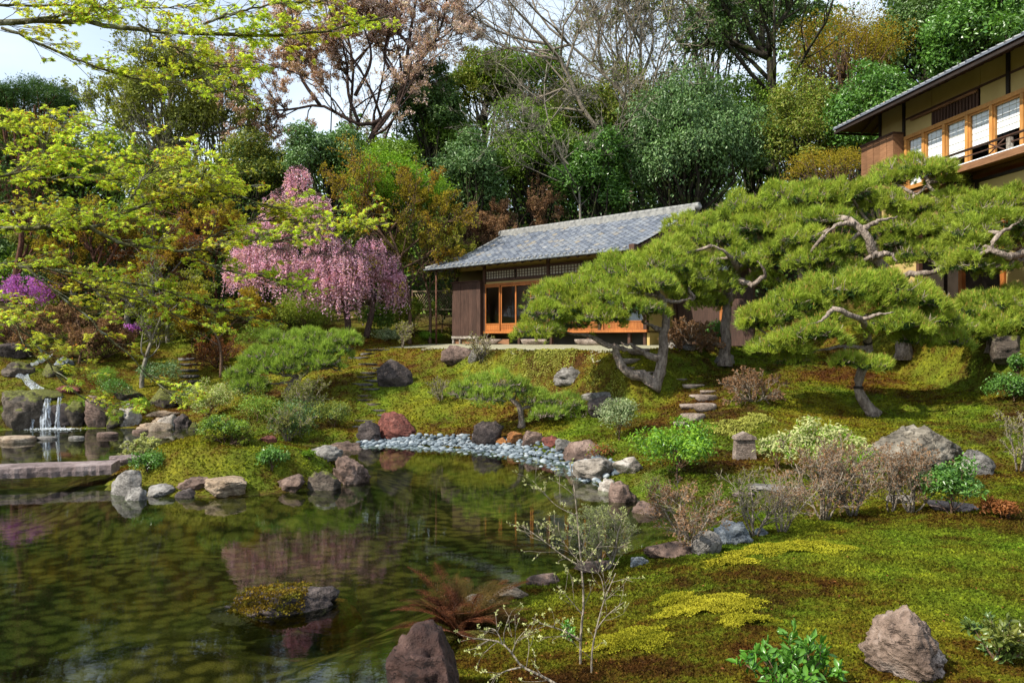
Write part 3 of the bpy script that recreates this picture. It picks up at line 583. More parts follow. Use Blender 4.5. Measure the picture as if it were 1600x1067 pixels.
WD = ['topmost', 'second', 'third', 'fourth', 'fifth', 'sixth', 'seventh', 'eighth', 'ninth', 'tenth', 'eleventh', 'twelfth', 'thirteenth', 'fourteenth', 'fifteenth', 'sixteenth', 'lowest']
for (px, py, w), wd in zip(LS, WD):
    R_(px+(px*7%9)-4, py+1, w*(.8+(px*3%5)*.1), 3.5, 'step_dark' if px % 3 else 'rock_mossy', f'{wd} dark flat step from the top left of the purple grey slab rock', cat='step', name='step_stone', deep=.55, flat=.1, cuts=4, rough=.2, sub=3, sink=1.2, hmin=.03, group='stone steps up the left of the moss slope')
# far garden stair
for i, wd in enumerate(['lowest', 'second lowest', 'middle', 'second highest', 'highest']):
    p = ground_at(298-i*1.5, 598-i*9, water=False); g = G(); w_ = .75; g.add(rock_geo((w_, .4, .15), 300+i, 3, .08, 2, .2).V[0], ico(3)[1], 0, True)
    tag(obj('stair_step', g, M['step_dark'], loc=(p[0], p[1], p[2]-.09)), f'{wd} of the five stone steps rising into the shade behind the yellow green bush', 'step', 'garden stair on the left bank')

# stone slab bridge
a = pt(-230, 747, 14.3); g = G()
A = np.array([-11.5, 14.05]); B = np.array([-7.55, 15.0]); d_ = (B-A)/np.linalg.norm(B-A); nn = np.array([-d_[1], d_[0]])
L_ = np.linalg.norm(B-A); nu = 60; rows = []
rng = np.random.default_rng(4)
for k in range(nu+1):
    c = A+d_*L_*k/nu; w0 = rng.normal(0, .008); w1 = rng.normal(0, .008); zt = .335+math.sin(k*.35)*.004
    for off, z in ((w0, .145+rng.normal(0, .006)), (w0-.012, .24), (w0, zt-.012), (w0+.015, zt), (.33, zt+.006), (.64+w1, zt), (.655+w1, zt-.02), (.65+w1, .15)):
        q = c+nn*off; rows.append([q[0], q[1], z])
idx = np.arange((nu+1)*8).reshape(nu+1, 8); Q = [[idx[i, j], idx[i+1, j], idx[i+1, (j+1) % 8], idx[i, (j+1) % 8]] for i in range(nu) for j in range(8)]
g.add(rows, Q); g.add(np.array(rows)[idx[nu]], [list(range(8))]); g.add(np.array(rows)[idx[0]][::-1], [list(range(8))])
tag(obj('slab_bridge', g, M['slab']), 'long weathered stone slab bridge from the left edge to the mossy peninsula', 'bridge')

# pebble beach: the 300 largest in view are things, the rest one object
rng = np.random.default_rng(12); pbm = []
for i in range(6):
    V, Fc = ico(2); V = V*np.array([1, .8, .55])*(1+.12*np.array([mnoise.noise(Vector(v)*1.3+Vector((i*9, 0, 0))) for v in V]))[:, None]
    pbm.append((V.copy(), Fc))
edge = [wat(*q) for q in [(560, 697), (600, 696), (700, 702), (780, 710), (850, 722), (900, 736), (935, 752)]]
edge = np.array(edge); sl_ = np.r_[0, np.cumsum(np.linalg.norm(np.diff(edge, axis=0), axis=1))]
def epos(t): return np.array([np.interp(t, sl_, edge[:, 0]), np.interp(t, sl_, edge[:, 1])])
cand = []
for i in range(2600):
    t = rng.uniform(0, sl_[-1]); f = t/sl_[-1]; wd = np.interp(f, [0, .12, .35, .6, .8, 1], [.4, .9, 1.5, 1.25, .9, .4]); off = rng.uniform(-.35, wd)
    c = epos(t)+nrm(epos(min(t+.1, sl_[-1]))-epos(max(t-.1, 0)))@np.array([[0, 1], [-1, 0]])*off
    cand.append((c[0], c[1], rng.uniform(.05, .105)*(1 if off > -.1 else .8)))
cand = np.array(cand); zz = H(cand[:, 0], cand[:, 1])
acc = []; 
for c, z in zip(cand, zz):
    ok = True
    if acc:
        A_ = np.array(acc); d2 = np.hypot(A_[:, 0]-c[0], A_[:, 1]-c[1]); ok = (d2 > (A_[:, 3]+c[2])*.62).all()
    if ok: acc.append((c[0], c[1], min(max(z, -.06), .16)+rng.uniform(.01, .05), c[2]))
order = sorted(acc, key=lambda c: -c[3]/c[1]*(1 if c[2] > .03 else .4))
pme = []
for V, Fc in pbm:
    gg = G(); gg.add(V, Fc, 0, True); pme.append(gg.mesh('pebble', M['pebble']))
gs = G()
for i, (x, y, z, r) in enumerate(order):
    rz_ = rng.uniform(0, 6.28)
    if i < 300:
        o = link('pebble', pme[i % 6], None, (x, y, z), rz_); o.scale = (r, r*rng.uniform(.85, 1.1), r*rng.uniform(.8, 1.2)); o.rotation_euler[0] = rng.normal(0, .3)
        tag(o, 'smooth blue grey pebble on the beach at the far shore of the pond', 'pebble', 'blue grey pebbles of the pond beach')
    else:
        c, s_ = math.cos(rz_), math.sin(rz_); gs.add((pbm[i % 6][0]*r)@np.array([[c, s_, 0], [-s_, c, 0], [0, 0, 1]])+[x, y, z], pbm[i % 6][1], 0, True)
for k in range(2500):   # fine stones below and between
    t = rng.uniform(0, sl_[-1]); wd = np.interp(t/sl_[-1], [0, .35, 1], [.5, 1.5, .5]); c = epos(t)+np.array([0, 1])*rng.uniform(-.3, wd*.9); r = rng.uniform(.03, .055); z = float(min(max(zz[0]*0+.03+.0, 0), .1))
    V, Fc = ico(1); gs.add(V*[r, r, r*.6]+[c[0], c[1], 0], Fc, 0, True)
Vall = gs.V
for q in range(len(Vall)-2500, len(Vall)): c = Vall[q].mean(0); Vall[q][:, 2] += float(np.clip(np.interp(0, [0], [0]), 0, 0))
cs = np.array([v.mean(0) for v in Vall[-2500:]]); hz = np.clip(H(cs[:, 0], cs[:, 1]), -.08, .16)+.015
for v, h_ in zip(Vall[-2500:], hz): v[:, 2] += h_
obj('small_pebbles', gs, M['pebble'], kind='stuff')

# falling water
def fall(px, w, y0, y1, Y, label, spread=1.0):
    a, b = pt(px, y0, Y), pt(px, y1, Y-.12); n = 10; m_ = 7; rng = np.random.default_rng(int(px)); V = []
    for i in range(n+1):
        f = i/n; ww = w/F*Y*(1+f*spread)*.5
        for j in range(m_+1):
            s_ = j/m_*2-1; V.append([a[0]+s_*ww+rng.normal(0, .01), Y-.1-.16*f**.6-.05*math.cos(s_*1.5)+rng.normal(0, .012), a[2]+(b[2]-a[2])*f])
    g = G(); idx = np.arange((n+1)*(m_+1)).reshape(n+1, m_+1)
    g.add(V, np.stack([idx[:-1, :-1], idx[:-1, 1:], idx[1:, 1:], idx[1:, :-1]], -1).reshape(-1, 4), 0, True)
    tag(obj('waterfall', g, M['falling_water']), label, 'waterfall', 'falls over the dark rocks')
YW = float(ground_at(75, 668)[1])+.05
fall(78, 9, 622, 671, YW, 'widest white waterfall in the middle of the dark rock', 1.2)
fall(97, 6, 620, 669, YW, 'narrow waterfall right of the widest one', .3)
fall(58, 4, 630, 670, YW, 'thin broken trickle left of the widest waterfall', .3)
fall(37, 3, 640, 670, YW, 'thinnest trickle, leftmost, beside the mossy rock', .4)
def spline3(L):
    L = np.array(L); t = np.linspace(0, len(L)-1, 20); return np.stack([np.interp(t, range(len(L)), L[:, k]) for k in range(3)], -1)
# foam where it lands, and the cascade above
rng = np.random.default_rng(5); n = 900; c = pt(85, 670, YW-.3); X = c[0]+rng.normal(0, .32, n); Yy = c[1]-.1+rng.normal(0, .14, n)
plainmat('foam', (.6, .64, .68), (.75, .78, .8)); g = G(); g.leaves(np.stack([X, Yy, np.full(n, .012)+rng.uniform(0, .03, n)], -1), nrm(rng.normal(0, 1, (n, 3))*[1, 1, .15]), np.tile([0, 0, 1.], (n, 1)), rng.uniform(.02, .06, n), .7); obj('foam', g, M['foam'], kind='stuff')
P = [ground_at(*q, water=False) for q in [(78, 556), (66, 566), (48, 574), (34, 582), (38, 592), (52, 602), (62, 612)]]; P = spline3(P); V = []
for i, p in enumerate(P):
    w = .22+.08*math.sin(i*1.7)
    for j in range(5): V.append([p[0]+(j/4-.5)*w*1.0, p[1]-.1+(j/4-.5)*.25, p[2]+.05+.05*math.sin(j*2+i)])
idx = np.arange(len(P)*5).reshape(len(P), 5); g = G(); g.add(V, np.stack([idx[:-1, :-1], idx[:-1, 1:], idx[1:, 1:], idx[1:, :-1]], -1).reshape(-1, 4), 0, True)
tag(obj('cascade', g, M['falling_water']), 'broken cascade running down between mossy rocks above the waterfalls', 'cascade')

# little stone marker
p = ground_at(1163, 717); g = G(); 
t = thing('stone_marker', 'small roofed stone marker standing on the moss beside the bright green camellia', 'stone marker', p, .06)
g = G(); g.add([[-.20, -.1, -.05], [.20, -.1, -.05], [.20, .1, -.05], [-.20, .1, -.05], [-.17, -.085, .36], [.17, -.085, .36], [.17, .085, .36], [-.17, .085, .36]], [[0, 3, 2, 1], [4, 5, 6, 7], [0, 1, 5, 4], [1, 2, 6, 5], [2, 3, 7, 6], [3, 0, 4, 7]]); obj('body', g, M['step_stone'], t)
g = G(); g.add([[-.20, -.12, .365], [.20, -.12, .365], [.20, .12, .365], [-.20, .12, .365], [-.18, -.11, .42], [.18, -.11, .42], [.18, .11, .42], [-.18, .11, .42], [0, -.09, .50], [0, .09, .50]], [[0, 3, 2, 1], [0, 1, 5, 4], [1, 2, 6, 5], [2, 3, 7, 6], [3, 0, 4, 7], [4, 5, 8, 8], [6, 7, 9, 9], [5, 6, 9, 8], [7, 4, 8, 9]][:5]); g.add(g.V[0], [[4, 5, 8], [6, 7, 9]]); g.add(g.V[0], [[5, 6, 9, 8], [7, 4, 8, 9]]); obj('cap', g, M['step_stone'], t)
# ------------------------------------------------------------------ the garden house
h1t = thing('garden_house', 'single storey wooden garden house with blue grey tiled roof above the moss slope', 'house', (H1O[0], H1O[1], Z1), RZ1)
def part(name, a, b, mat, root, parent=None, label=None):
    g = G(); g.box(a, b); o = obj(name, g, M[mat], parent if parent is not None else root)
    if label: o['label'] = label
    return o
XL, XR, DP = -1.72, 7.5, 5.4
P1 = lambda n, a, b, m, parent=None, label=None: part(n, a, b, m, h1t, parent, label)
P1('floor', (-.1, .02, .40), (XR, DP, .47), 'wood_dark')
P1('sill_beam', (-.1, -.06, .42), (XR, .015, .50), 'wood_orange')
P1('back_wall', (XL, 3.0, .0), (XR, 3.1, 3.3), 'plaster_cream'); P1('side_wall', (XL-.02, .12, .0), (XL+.06, 2.99, 3.2), 'plaster_yellow')
P1('side_wall', (XR-.1, .1, .0), (XR, 2.99, 3.2), 'plaster_yellow'); P1('ceiling', (XL+.1, .13, 2.98), (XR-.12, 2.98, 3.02), 'wood_black')
P1('inner_mat', (0, .3, .472), (XR-.12, 2.99, .5), 'tatami')
for x in (1.7, 5.0): P1('inner_screen', (x, 1.6, .502), (x+1.3, 1.64, 2.25), 'paper_white')
P1('inner_beam', (0, 1.55, 2.26), (XR-.12, 1.7, 2.4), 'wood_black')
posts = [-.02, 3.28, 5.6, 7.43]
for x in posts: P1('post', (x-.06, -.05, .505), (x+.06, .07, 3.12), 'wood_dark')
P1('corner_post', (XL-.06, -.04, 0), (XL+.06, .08, 3.12), 'wood_dark')
for x in (0, 1.7, 3.3, 5.0, 6.7, 7.3): P1('floor_post', (x-.05, .1, -.04), (x+.05, .2, .399), 'wood_dark')
for x in (.8, 3.0, 5.5): 
    g = rock_geo((1.2, .4, .26), int(x*31), 3, .08, 2, .2); o = obj('shoe_stone', g, M['step_stone'], h1t); o.location = (x, -.45, -.05)
P1('lintel', (-.1, -.045, 2.19), (XR, .055, 2.27), 'wood_orange'); P1('upper_rail', (-.1, -.04, 2.34), (XR, .05, 2.42), 'wood_dark')
P1('rail', (-.1, -.04, 2.76), (XR, .05, 2.82), 'wood_dark'); P1('plaster_band', (XL+.06, 0, 2.825), (XR, .04, 3.12), 'plaster_yellow'); P1('wall_plate', (XL-.1, -.05, 3.125), (XR+.05, .08, 3.19), 'wood_dark')
P1('plaster_band', (-.1, .005, 2.272), (XR, .035, 2.339), 'plaster_yellow')
# transom lattices
for x0 in np.arange(.05, 6.6, 1.645):
    if any(abs(x0+1.6-p) < .05 for p in posts): pass
    x1 = x0+1.56; fr = link('transom', None, h1t); 
    g = G(); g.box((x0, -.02, 2.425), (x1, -.005, 2.455)); g.box((x0, -.02, 2.725), (x1, -.005, 2.755)); g.box((x0, -.02, 2.456), (x0+.03, -.005, 2.724)); g.box((x1-.03, -.02, 2.456), (x1, -.005, 2.724)); obj('frame', g, M['wood_dark'], fr)
    g = G(); g.box((x0+.01, .012, 2.43), (x1-.01, .02, 2.75)); obj('paper', g, M['plaster_cream'], fr)
    g = G()
    for i in range(1, 11): xx = x0+(x1-x0)*i/11; g.box((xx-.012, -.017, 2.456), (xx+.012, -.004, 2.724))
    for z in (2.54, 2.63): g.box((x0+.031, -.022, z-.010), (x1-.031, -.0175, z+.012))
    lo = obj('lattice', g, M['wood_dark'], fr)
# sliding glass doors
for i in range(11):
    x0 = .045+i*.815+(.0 if i < 4 else .03); x1 = x0+.80; yy = -.02 if i % 2 == 0 else .02
    if x1 > XR: break
    d = link('sliding_door', None, h1t)
    g = G(); g.box((x0, yy-.018, .505), (x0+.045, yy+.018, 2.185)); g.box((x1-.045, yy-.018, .505), (x1, yy+.018, 2.185)); g.box((x0+.046, yy-.016, 2.13), (x1-.046, yy+.016, 2.183)); g.box((x0+.046, yy-.016, .505), (x1-.046, yy+.016, .55)); g.box((x0+.046, yy-.016, .74), (x1-.046, yy+.016, .785)); obj('frame', g, M['wood_orange'], d)
    g = G(); g.box((x0+.046, yy-.004, .551), (x1-.046, yy+.004, .739))
    for k in range(1, 6): xx = x0+.04+k*.12; g.box((xx-.006, yy-.010, .552), (xx+.006, yy-.005, .738))
    obj('kick_panel', g, M['wood_orange'], d)
    g = G(); g.add([[x0+.046, yy, .786], [x1-.046, yy, .786], [x1-.046, yy, 2.129], [x0+.046, yy, 2.129]], [[0, 1, 2, 3]]); obj('pane', g, M['window_glass'], d)
# board wall on the left
nb_ = 7
for k in range(nb_):
    x0 = XL+.07+k*(1.6/nb_); P1('board', (x0+.004, -.20-.004*(k % 2), .32), (x0+1.6/nb_-.004, -.17, 2.36), 'wood_board')
P1('board_frame', (XL, -.165, .25), (-.07, -.03, 2.37), 'wood_board'); P1('board_base', (XL, -.215, .22), (-.07, -.17, .315), 'rock_pale'); P1('board_cap', (XL-.04, -.24, 2.375), (-.05, -.03, 2.42), 'wood_dark')
for x in (XL+.05, XL+.45, -.3): P1('short_leg', (x-.04, -.19, -.03), (x+.04, -.12, .245), 'rock_pale')
P1('end_board', (XL-.03, -.16, .25), (XL-.005, .1, 2.37), 'wood_board')
P1('base_board', (XL+.1, -.1, -.02), (1.4, -.07, .2), 'wood_brown')
g = G(); g.tubes([[XL-.28, -.75, -.03], [XL-.28, -.75, 2.86]], [.035, .035], 8); obj('eave_post', g, M['red_bark'], h1t)
# eaves
ez = 2.9
g = G()
for x in np.arange(-2.2, 7.6, .42): g.add([[x-.025, -.86, ez-.09], [x+.025, -.86, ez-.09], [x+.025, .9, ez+.61], [x-.025, .9, ez+.61], [x-.025, -.86, ez-.04], [x+.025, -.86, ez-.04], [x+.025, .9, ez+.66], [x-.025, .9, ez+.66]], [[0, 3, 2, 1], [4, 5, 6, 7], [0, 1, 5, 4], [1, 2, 6, 5], [2, 3, 7, 6], [3, 0, 4, 7]])
o = obj('rafters', g, M['wood_dark'], h1t); o['kind'] = 'stuff'
g = G(); g.box((-2.5, -.93, ez-.04), (7.6, -.89, ez+.03)); obj('fascia', g, M['wood_black'], h1t)
# gutter with its end box
g = G(); xs = np.linspace(-2.5, 7.6, 30); g.tubes(np.stack([xs, np.full(30, -.97), np.full(30, ez+.0)], -1), np.full(30, .035), 8); obj('gutter', g, M['rock_blue'], h1t)
P1('gutter_box', (7.6, -1.07, ez-.1), (7.8, -.88, ez+.14), 'wood_dark')
# roof: front slope, rear slope, left hip
rr = ((2.5+.9), 1.54); xl = lambda s: -2.5+(s/1.0)*0   # slope fraction helper
RXL, RXR, EZ, RZ_ = -2.45, 7.6, ez, ez+1.54
HB = .38   # fraction of the slope up to which the left end is hipped
def rl(f): return RXL+min(f/HB, 1)*.85     # left outline of the front slope
def rpt(x, f, up=0): nx_ = np.array([0, -1.54, 3.4])/3.73; return np.array([x, -.9+3.4*f, EZ+1.54*f-.10*math.sin(math.pi*f)*.6])+nx_*up
roof = link('roof', None, h1t)
g = G(); 
for f0, f1 in ((0, .2), (.2, HB), (HB, .7), (.7, 1)):
    a_, b_, c_, d__ = rpt(rl(f0), f0), rpt(RXR, f0), rpt(RXR, f1), rpt(rl(f1), f1); T_ = [a_, b_, c_, d__]
    g.add(T_+[q-[0, 0, .05] for q in T_], [[0, 1, 2, 3], [7, 6, 5, 4], [0, 4, 5, 1], [1, 5, 6, 2], [2, 6, 7, 3], [3, 7, 4, 0]])
obj('roof_boards', g, M['wood_dark'], roof)
g = G(); bk = [[RXR, 2.5, RZ_], [RXL+.85, 2.5, RZ_], [RXL+.85, 5.9, ez], [RXR, 5.9, ez]]; g.add(bk+[[q[0], q[1], q[2]-.06] for q in bk], [[0, 1, 2, 3], [7, 6, 5, 4], [0, 4, 5, 1], [1, 5, 6, 2], [2, 6, 7, 3], [3, 7, 4, 0]]); obj('rear_slope', g, M['roof_tile'], roof)
zH = EZ+1.54*HB; yH = -.9+3.4*HB
g = G(); hp = [[RXL, -.9, EZ], [RXL+.85, yH, zH], [RXL+.85, 5-yH, zH], [RXL, 5.9, EZ]]; g.add(hp+[[q[0], q[1], q[2]-.06] for q in hp], [[0, 1, 2, 3], [7, 6, 5, 4], [0, 4, 5, 1], [1, 5, 6, 2], [2, 6, 7, 3], [3, 7, 4, 0]]); obj('hip_slope', g, M['roof_tile'], roof)
g = G(); g.add([[RXL+.9, yH, zH-.05], [RXL+.9, 5-yH, zH-.05], [RXL+.9, 2.5, RZ_-.05]], [[0, 1, 2]]); obj('gable', g, M['wood_dark'], roof)
g = G(); g.add([[RXR-.3, -.9, EZ-.05], [RXR-.3, 5.9, EZ-.05], [RXR-.3, 2.5, RZ_-.05]], [[0, 1, 2]]); obj('gable', g, M['plaster_yellow'], roof)
# lower side roof continuing right behind the pines
low = G(); V = [[7.52, .6, 2.3], [10.1, .6, 2.3], [10.1, 3, 3.0], [7.52, 3, 3.0]]; low.add(V+[[q[0], q[1], q[2]-.08] for q in V], [[0, 1, 2, 3], [7, 6, 5, 4], [0, 4, 5, 1], [1, 5, 6, 2], [2, 6, 7, 3], [3, 7, 4, 0]]); obj('side_roof', low, M['roof_tile'], h1t)
P1('side_room_wall', (7.55, 1.4, 0), (10.3, 1.5, 2.3), 'wood_board'); P1('side_room_post', (7.52, 1.34, 0), (7.64, 1.39, 2.3), 'wood_dark'); P1('side_room_post', (9.2, 1.34, 0), (9.3, 1.39, 2.3), 'wood_orange'); P1('side_room_board', (7.65, 1.36, 0), (9.19, 1.39, .5), 'wood_dark')
# tiles
tw, rows_ = .272, 17; prof = np.array([0, .12, .28, .5, .72, .88, 1.0]); hgt = np.array([.040, .018, .004, .0, .012, .034, .040])
def tile_V(th=.016):
    V = []
    for yy_, dz in ((0, .022), (.255, 0)):
        for a_, h_ in zip(prof, hgt): V.append([a_*tw*1.0, yy_, h_+dz])
    for a_, h_ in zip(prof, hgt): V.append([a_*tw*1.0, 0, h_+.022-th-.012])
    return np.array(V)
tf = [[i, i+1, 7+i+1, 7+i] for i in range(6)]+[[14+i, 14+i+1, i+1, i] for i in range(6)]
tv = tile_V(); tg = G(); tg.add(tv, tf, 0, False); tmesh = tg.mesh('tile', M['roof_tile']); rest = G(); lst = []
for r_ in range(rows_):
    f = r_/rows_; f1 = (r_+1)/rows_; a_, b_ = rpt(0, f, .012), rpt(0, f1, .012); ang = math.atan2(b_[2]-a_[2], b_[1]-a_[1])
    x = RXR-tw
    while x > rl(f)-.05: lst.append((x, a_, ang, r_)); x -= tw
lst.sort(key=lambda q: -(q[0]*1.0-q[1][1]*.7))
rng = np.random.default_rng(8)
for i, (x, a_, ang, r_) in enumerate(lst):
    an = ang+rng.normal(0, .012); dz = rng.uniform(0, .006)
    if i < 300:
        o = link('tile', tmesh, roof, (x, a_[1], a_[2]+dz)); o.rotation_euler = (an, 0, rng.normal(0, .008))
    else:
        c, s_ = math.cos(an), math.sin(an); rest.add(tv@np.array([[1, 0, 0], [0, c, s_], [0, -s_, c]])+[x, a_[1], a_[2]+dz], tf)
o = obj('far_tiles', rest, M['roof_tile'], roof, kind='stuff')
g = G(); g.box((RXL+.75, 2.38, RZ_-.02), (RXR+.05, 2.62, RZ_+.14)); obj('ridge', g, M['ridge_tile'], roof)
xs = np.arange(RXL+.75, RXR, .27); rc = G(); rc.tubes([[0, 2.5, RZ_+.16], [.262, 2.5, RZ_+.16]], [.10, .095], 10); rcm = rc.mesh('ridge_cap', M['ridge_tile'])
for x in xs: link('ridge_cap', rcm, roof, (x, 0, 0))
g = G(); g.tubes([[RXL+.7, 2.5, RZ_+.12], [RXL+.62, 2.5, RZ_+.13]], [.13, .12], 10); obj('ridge_end', g, M['ridge_tile'], roof)
g = G(); g.tubes([[RXR+.06, 2.5, RZ_+.12], [RXR+.16, 2.5, RZ_+.16]], [.16, .10], 10); obj('ridge_end', g, M['ridge_tile'], roof)
# verge caps up the left edge, hip ridge
for f in np.linspace(HB, 1, 12)[:-1]:
    a_ = rpt(RXL+.85, f, .05); b_ = rpt(RXL+.85, f+.057, .05); g = G(); g.tubes([a_, b_], [.065, .06], 8); obj('verge_cap', g, M['ridge_tile'], roof)
for f in np.linspace(0, HB, 7)[:-1]:
    a_ = rpt(rl(f), f, .06); b_ = rpt(rl(f+.07), f+.07, .06); g = G(); g.tubes([a_, b_], [.07, .065], 8); obj('hip_cap', g, M['ridge_tile'], roof)
em = G(); em.tubes([[0, 0, 0], [0, .12, .06]], [.045, .045], 8); emm = em.mesh('eave_tile_end', M['ridge_tile'])
x = RXR-.02
while x > RXL: link('eave_tile_end', emm, roof, (x, -.95, EZ+.045)); x -= tw
# woven fence behind the left of the house
c = pt(655, 462, 33); t = thing('lattice_fence', 'dark woven bamboo screen left of the garden house', 'fence', (c[0], c[1], 2.9), -.3)
for k in range(22):
    x = k*.11; s_ = .5; g = G(); g.tubes([[x-s_*.5, 0, 1.05], [x+s_*.5, 0, 1.75]], [.014, .014], 4); g.tubes([[x+s_*.5, .03, 1.05], [x-s_*.5, .03, 1.75]], [.014, .014], 4); obj('slat', g, M['bamboo'], t)
for z in (1.02, 1.78): g = G(); g.box((-.3, -.03, z-.03), (2.6, .06, z+.03)); obj('rail', g, M['bamboo'], t)
for x in (-.3, 2.6): g = G(); g.tubes([[x, 0, -.8], [x, 0, 1.85]], [.04, .04], 6); obj('post', g, M['wood_dark'], t)

# ------------------------------------------------------------------ the two storey house at the right
h2t = thing('villa', 'tall two storey plastered wooden house with paper blinds in honey coloured windows, upper right', 'house', (H2O[0], H2O[1], Z2), RZ2)
P2 = lambda n, a, b, m, parent=None, label=None: part(n, a, b, m, h2t, parent, label)
X0, X1, D2 = -6.2, 5.0, 7.0
# upper storey shell
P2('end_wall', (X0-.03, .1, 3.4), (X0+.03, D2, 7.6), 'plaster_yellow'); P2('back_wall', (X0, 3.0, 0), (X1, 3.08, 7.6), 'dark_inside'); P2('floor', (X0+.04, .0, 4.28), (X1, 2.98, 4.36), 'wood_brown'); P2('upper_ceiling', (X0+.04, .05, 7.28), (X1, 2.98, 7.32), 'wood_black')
HZ2, SZ2 = 5.98, 4.40
P2('lower_wall', (X0, .0, 3.35), (X1, .05, 4.05), 'plaster_yellow'); P2('band_beam', (X0-.05, -.06, 3.25), (X1, .06, 3.345), 'wood_black'); P2('mid_beam', (X0, -.05, 4.055), (X1, .05, 4.14), 'wood_black')
P2('balcony_beam', (-3.0, -.62, 4.30), (X1, -.50, 4.48), 'wood_brown'); P2('balcony_floor', (-3.0, -.495, 4.36), (X1, -.03, 4.40), 'wood_brown'); P2('balcony_edge', (-3.05, -.60, 4.485), (X1, -.05, 4.51), 'paper_white')
P2('bracket', (-1.95, -.58, 3.9), (-1.83, -.01, 4.29), 'wood_black'); P2('wall_post', (-1.7, -.055, 3.35), (-1.58, -.005, 4.05), 'wood_black'); P2('wall_post', (1.3, -.055, 3.35), (1.42, -.005, 4.05), 'wood_black'); P2('bracket', (1.2, -.58, 3.9), (1.32, -.01, 4.29), 'wood_black')
# windows
wx = [-4.78, -3.92, -2.98, -2.02, -1.08, .0, 1.05, 2.1, 3.15, 4.2]
P2('window_head', (-4.85, -.08, HZ2), (X1, .08, HZ2+.11), 'wood_honey'); P2('window_sill', (-4.85, -.08, SZ2+.01), (X1, .08, SZ2+.09), 'wood_honey')
bl = [1.42, 1.30, 1.05, .92, .80, .74, .8, .8, .8]
for i, x in enumerate(wx): P2('window_post', (x-.055, -.075, SZ2+.095), (x+.055, .075, HZ2-.004), 'wood_honey')
for i in range(len(wx)-1):
    a_, b_ = wx[i]+.06, wx[i+1]-.06; w = link('window', None, h2t); z0, z1 = SZ2+.095, HZ2-.006
    g = G(); g.box((a_, -.03, z0), (a_+.05, .03, z1)); g.box((b_-.05, -.03, z0), (b_, .03, z1)); g.box((a_+.051, -.028, z1-.05), (b_-.051, .028, z1)); g.box((a_+.051, -.028, z0), (b_-.051, .028, z0+.05)); obj('frame', g, M['wood_honey'], w)
    g = G(); g.add([[a_+.052, 0, z0+.051], [b_-.052, 0, z0+.051], [b_-.052, 0, z1-.051], [a_+.052, 0, z1-.051]], [[0, 1, 2, 3]]); obj('pane', g, M['clear_glass'], w)
    g = G(); g.box((a_+.04, .04, z1-bl[i]), (b_-.04, .05, z1)); 
    o = obj('blind', g, M['paper_white'], w)
    g = G()
    for k in range(1, 4): xx = a_+(b_-a_)*k/4; g.box((xx-.004, .034, z1-bl[i]), (xx+.004, .039, z1))
    for k in range(1, 5): zz_ = z1-bl[i]*k/5; g.box((a_+.05, .029, zz_-.004), (b_-.05, .0335, zz_+.004))
    obj('blind_lines', g, M['plaster_cream'], w)
# balcony rail
g = G(); g.tubes([[-2.9, -.55, 4.85], [X1, -.55, 4.85]], [.035, .035], 8); obj('rail', g, M['wood_dark'], h2t)
for x in (-2.15, .2, 2.4): P2('rail_post', (x-.06, -.6, 4.512), (x+.06, -.5, 4.80), 'rock_pale')
g = G(); g.tubes([[-.6, -.55, 4.85], [.1, -.55, 4.5]], [.02, .02], 5); g.tubes([[-.6, -.55, 4.5], [.1, -.55, 4.85]], [.02, .02], 5); obj('cross_brace', g, M['wood_dark'], h2t)
g = G(); g.tubes([[-2.9, -.55, 4.68], [X1, -.55, 4.68]], [.018, .018], 6); obj('rail', g, M['wood_dark'], h2t)
# upper wall above windows
WT = 7.25
P2('upper_wall', (X0, .0, HZ2+.115), (-4.98, .05, WT), 'plaster_yellow'); P2('corner_wall', (X0, .0, 4.15), (-4.9, .05, HZ2+.11), 'plaster_yellow')
P2('upper_wall', (-4.87, .0, HZ2+.115), (-3.62, .05, WT), 'plaster_yellow'); P2('upper_wall', (-1.55, .0, HZ2+.115), (-.57, .05, WT), 'plaster_yellow'); P2('upper_wall', (-.45, .0, HZ2+.115), (X1, .05, WT), 'plaster_yellow'); P2('upper_wall', (-3.6, .0, 6.62), (-1.56, .05, WT), 'plaster_yellow')
for x in (X0, -4.92, -.51, 3.0): P2('wall_post', (x-.055, -.05, HZ2+.112 if x > X0 else 3.4), (x+.055, .06, WT+.03), 'wood_black')
P2('head_rail', (-4.86, -.03, 6.60), (-.57, -.004, 6.66), 'wood_dark'); P2('head_rail', (-.45, -.03, 6.60), (X1, -.004, 6.66), 'wood_dark'); P2('shutter_rail', (-4.5, -.10, 6.50), (-1.6, -.035, 6.56), 'wood_brown')
for k in range(15): P2('vent_slat', (-3.58+k*.134, -.02, HZ2+.12), (-3.58+k*.134+.09, .01, 6.595), 'wood_dark')
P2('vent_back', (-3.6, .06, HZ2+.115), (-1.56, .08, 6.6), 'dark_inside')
P2('wall_plate', (X0-.1, -.06, WT+.035), (X1, .08, WT+.16), 'wood_black')
# shutter box
g = link('shutter_box', None, h2t); P2('box_top', (-6.75, -.42, 6.20), (-4.88, -.01, 6.26), 'wood_dark', g)
for k in range(5): x = -6.7+k*.36; P2('board', (x+.004, -.39-.005*(k % 2), 4.55), (x+.352, -.36, 6.195), 'wood_brown', g)
for k in range(2): P2('board', (-4.915, -.355+k*.17, 4.55), (-4.895, -.355+k*.17+.165, 6.195), 'wood_brown', g)
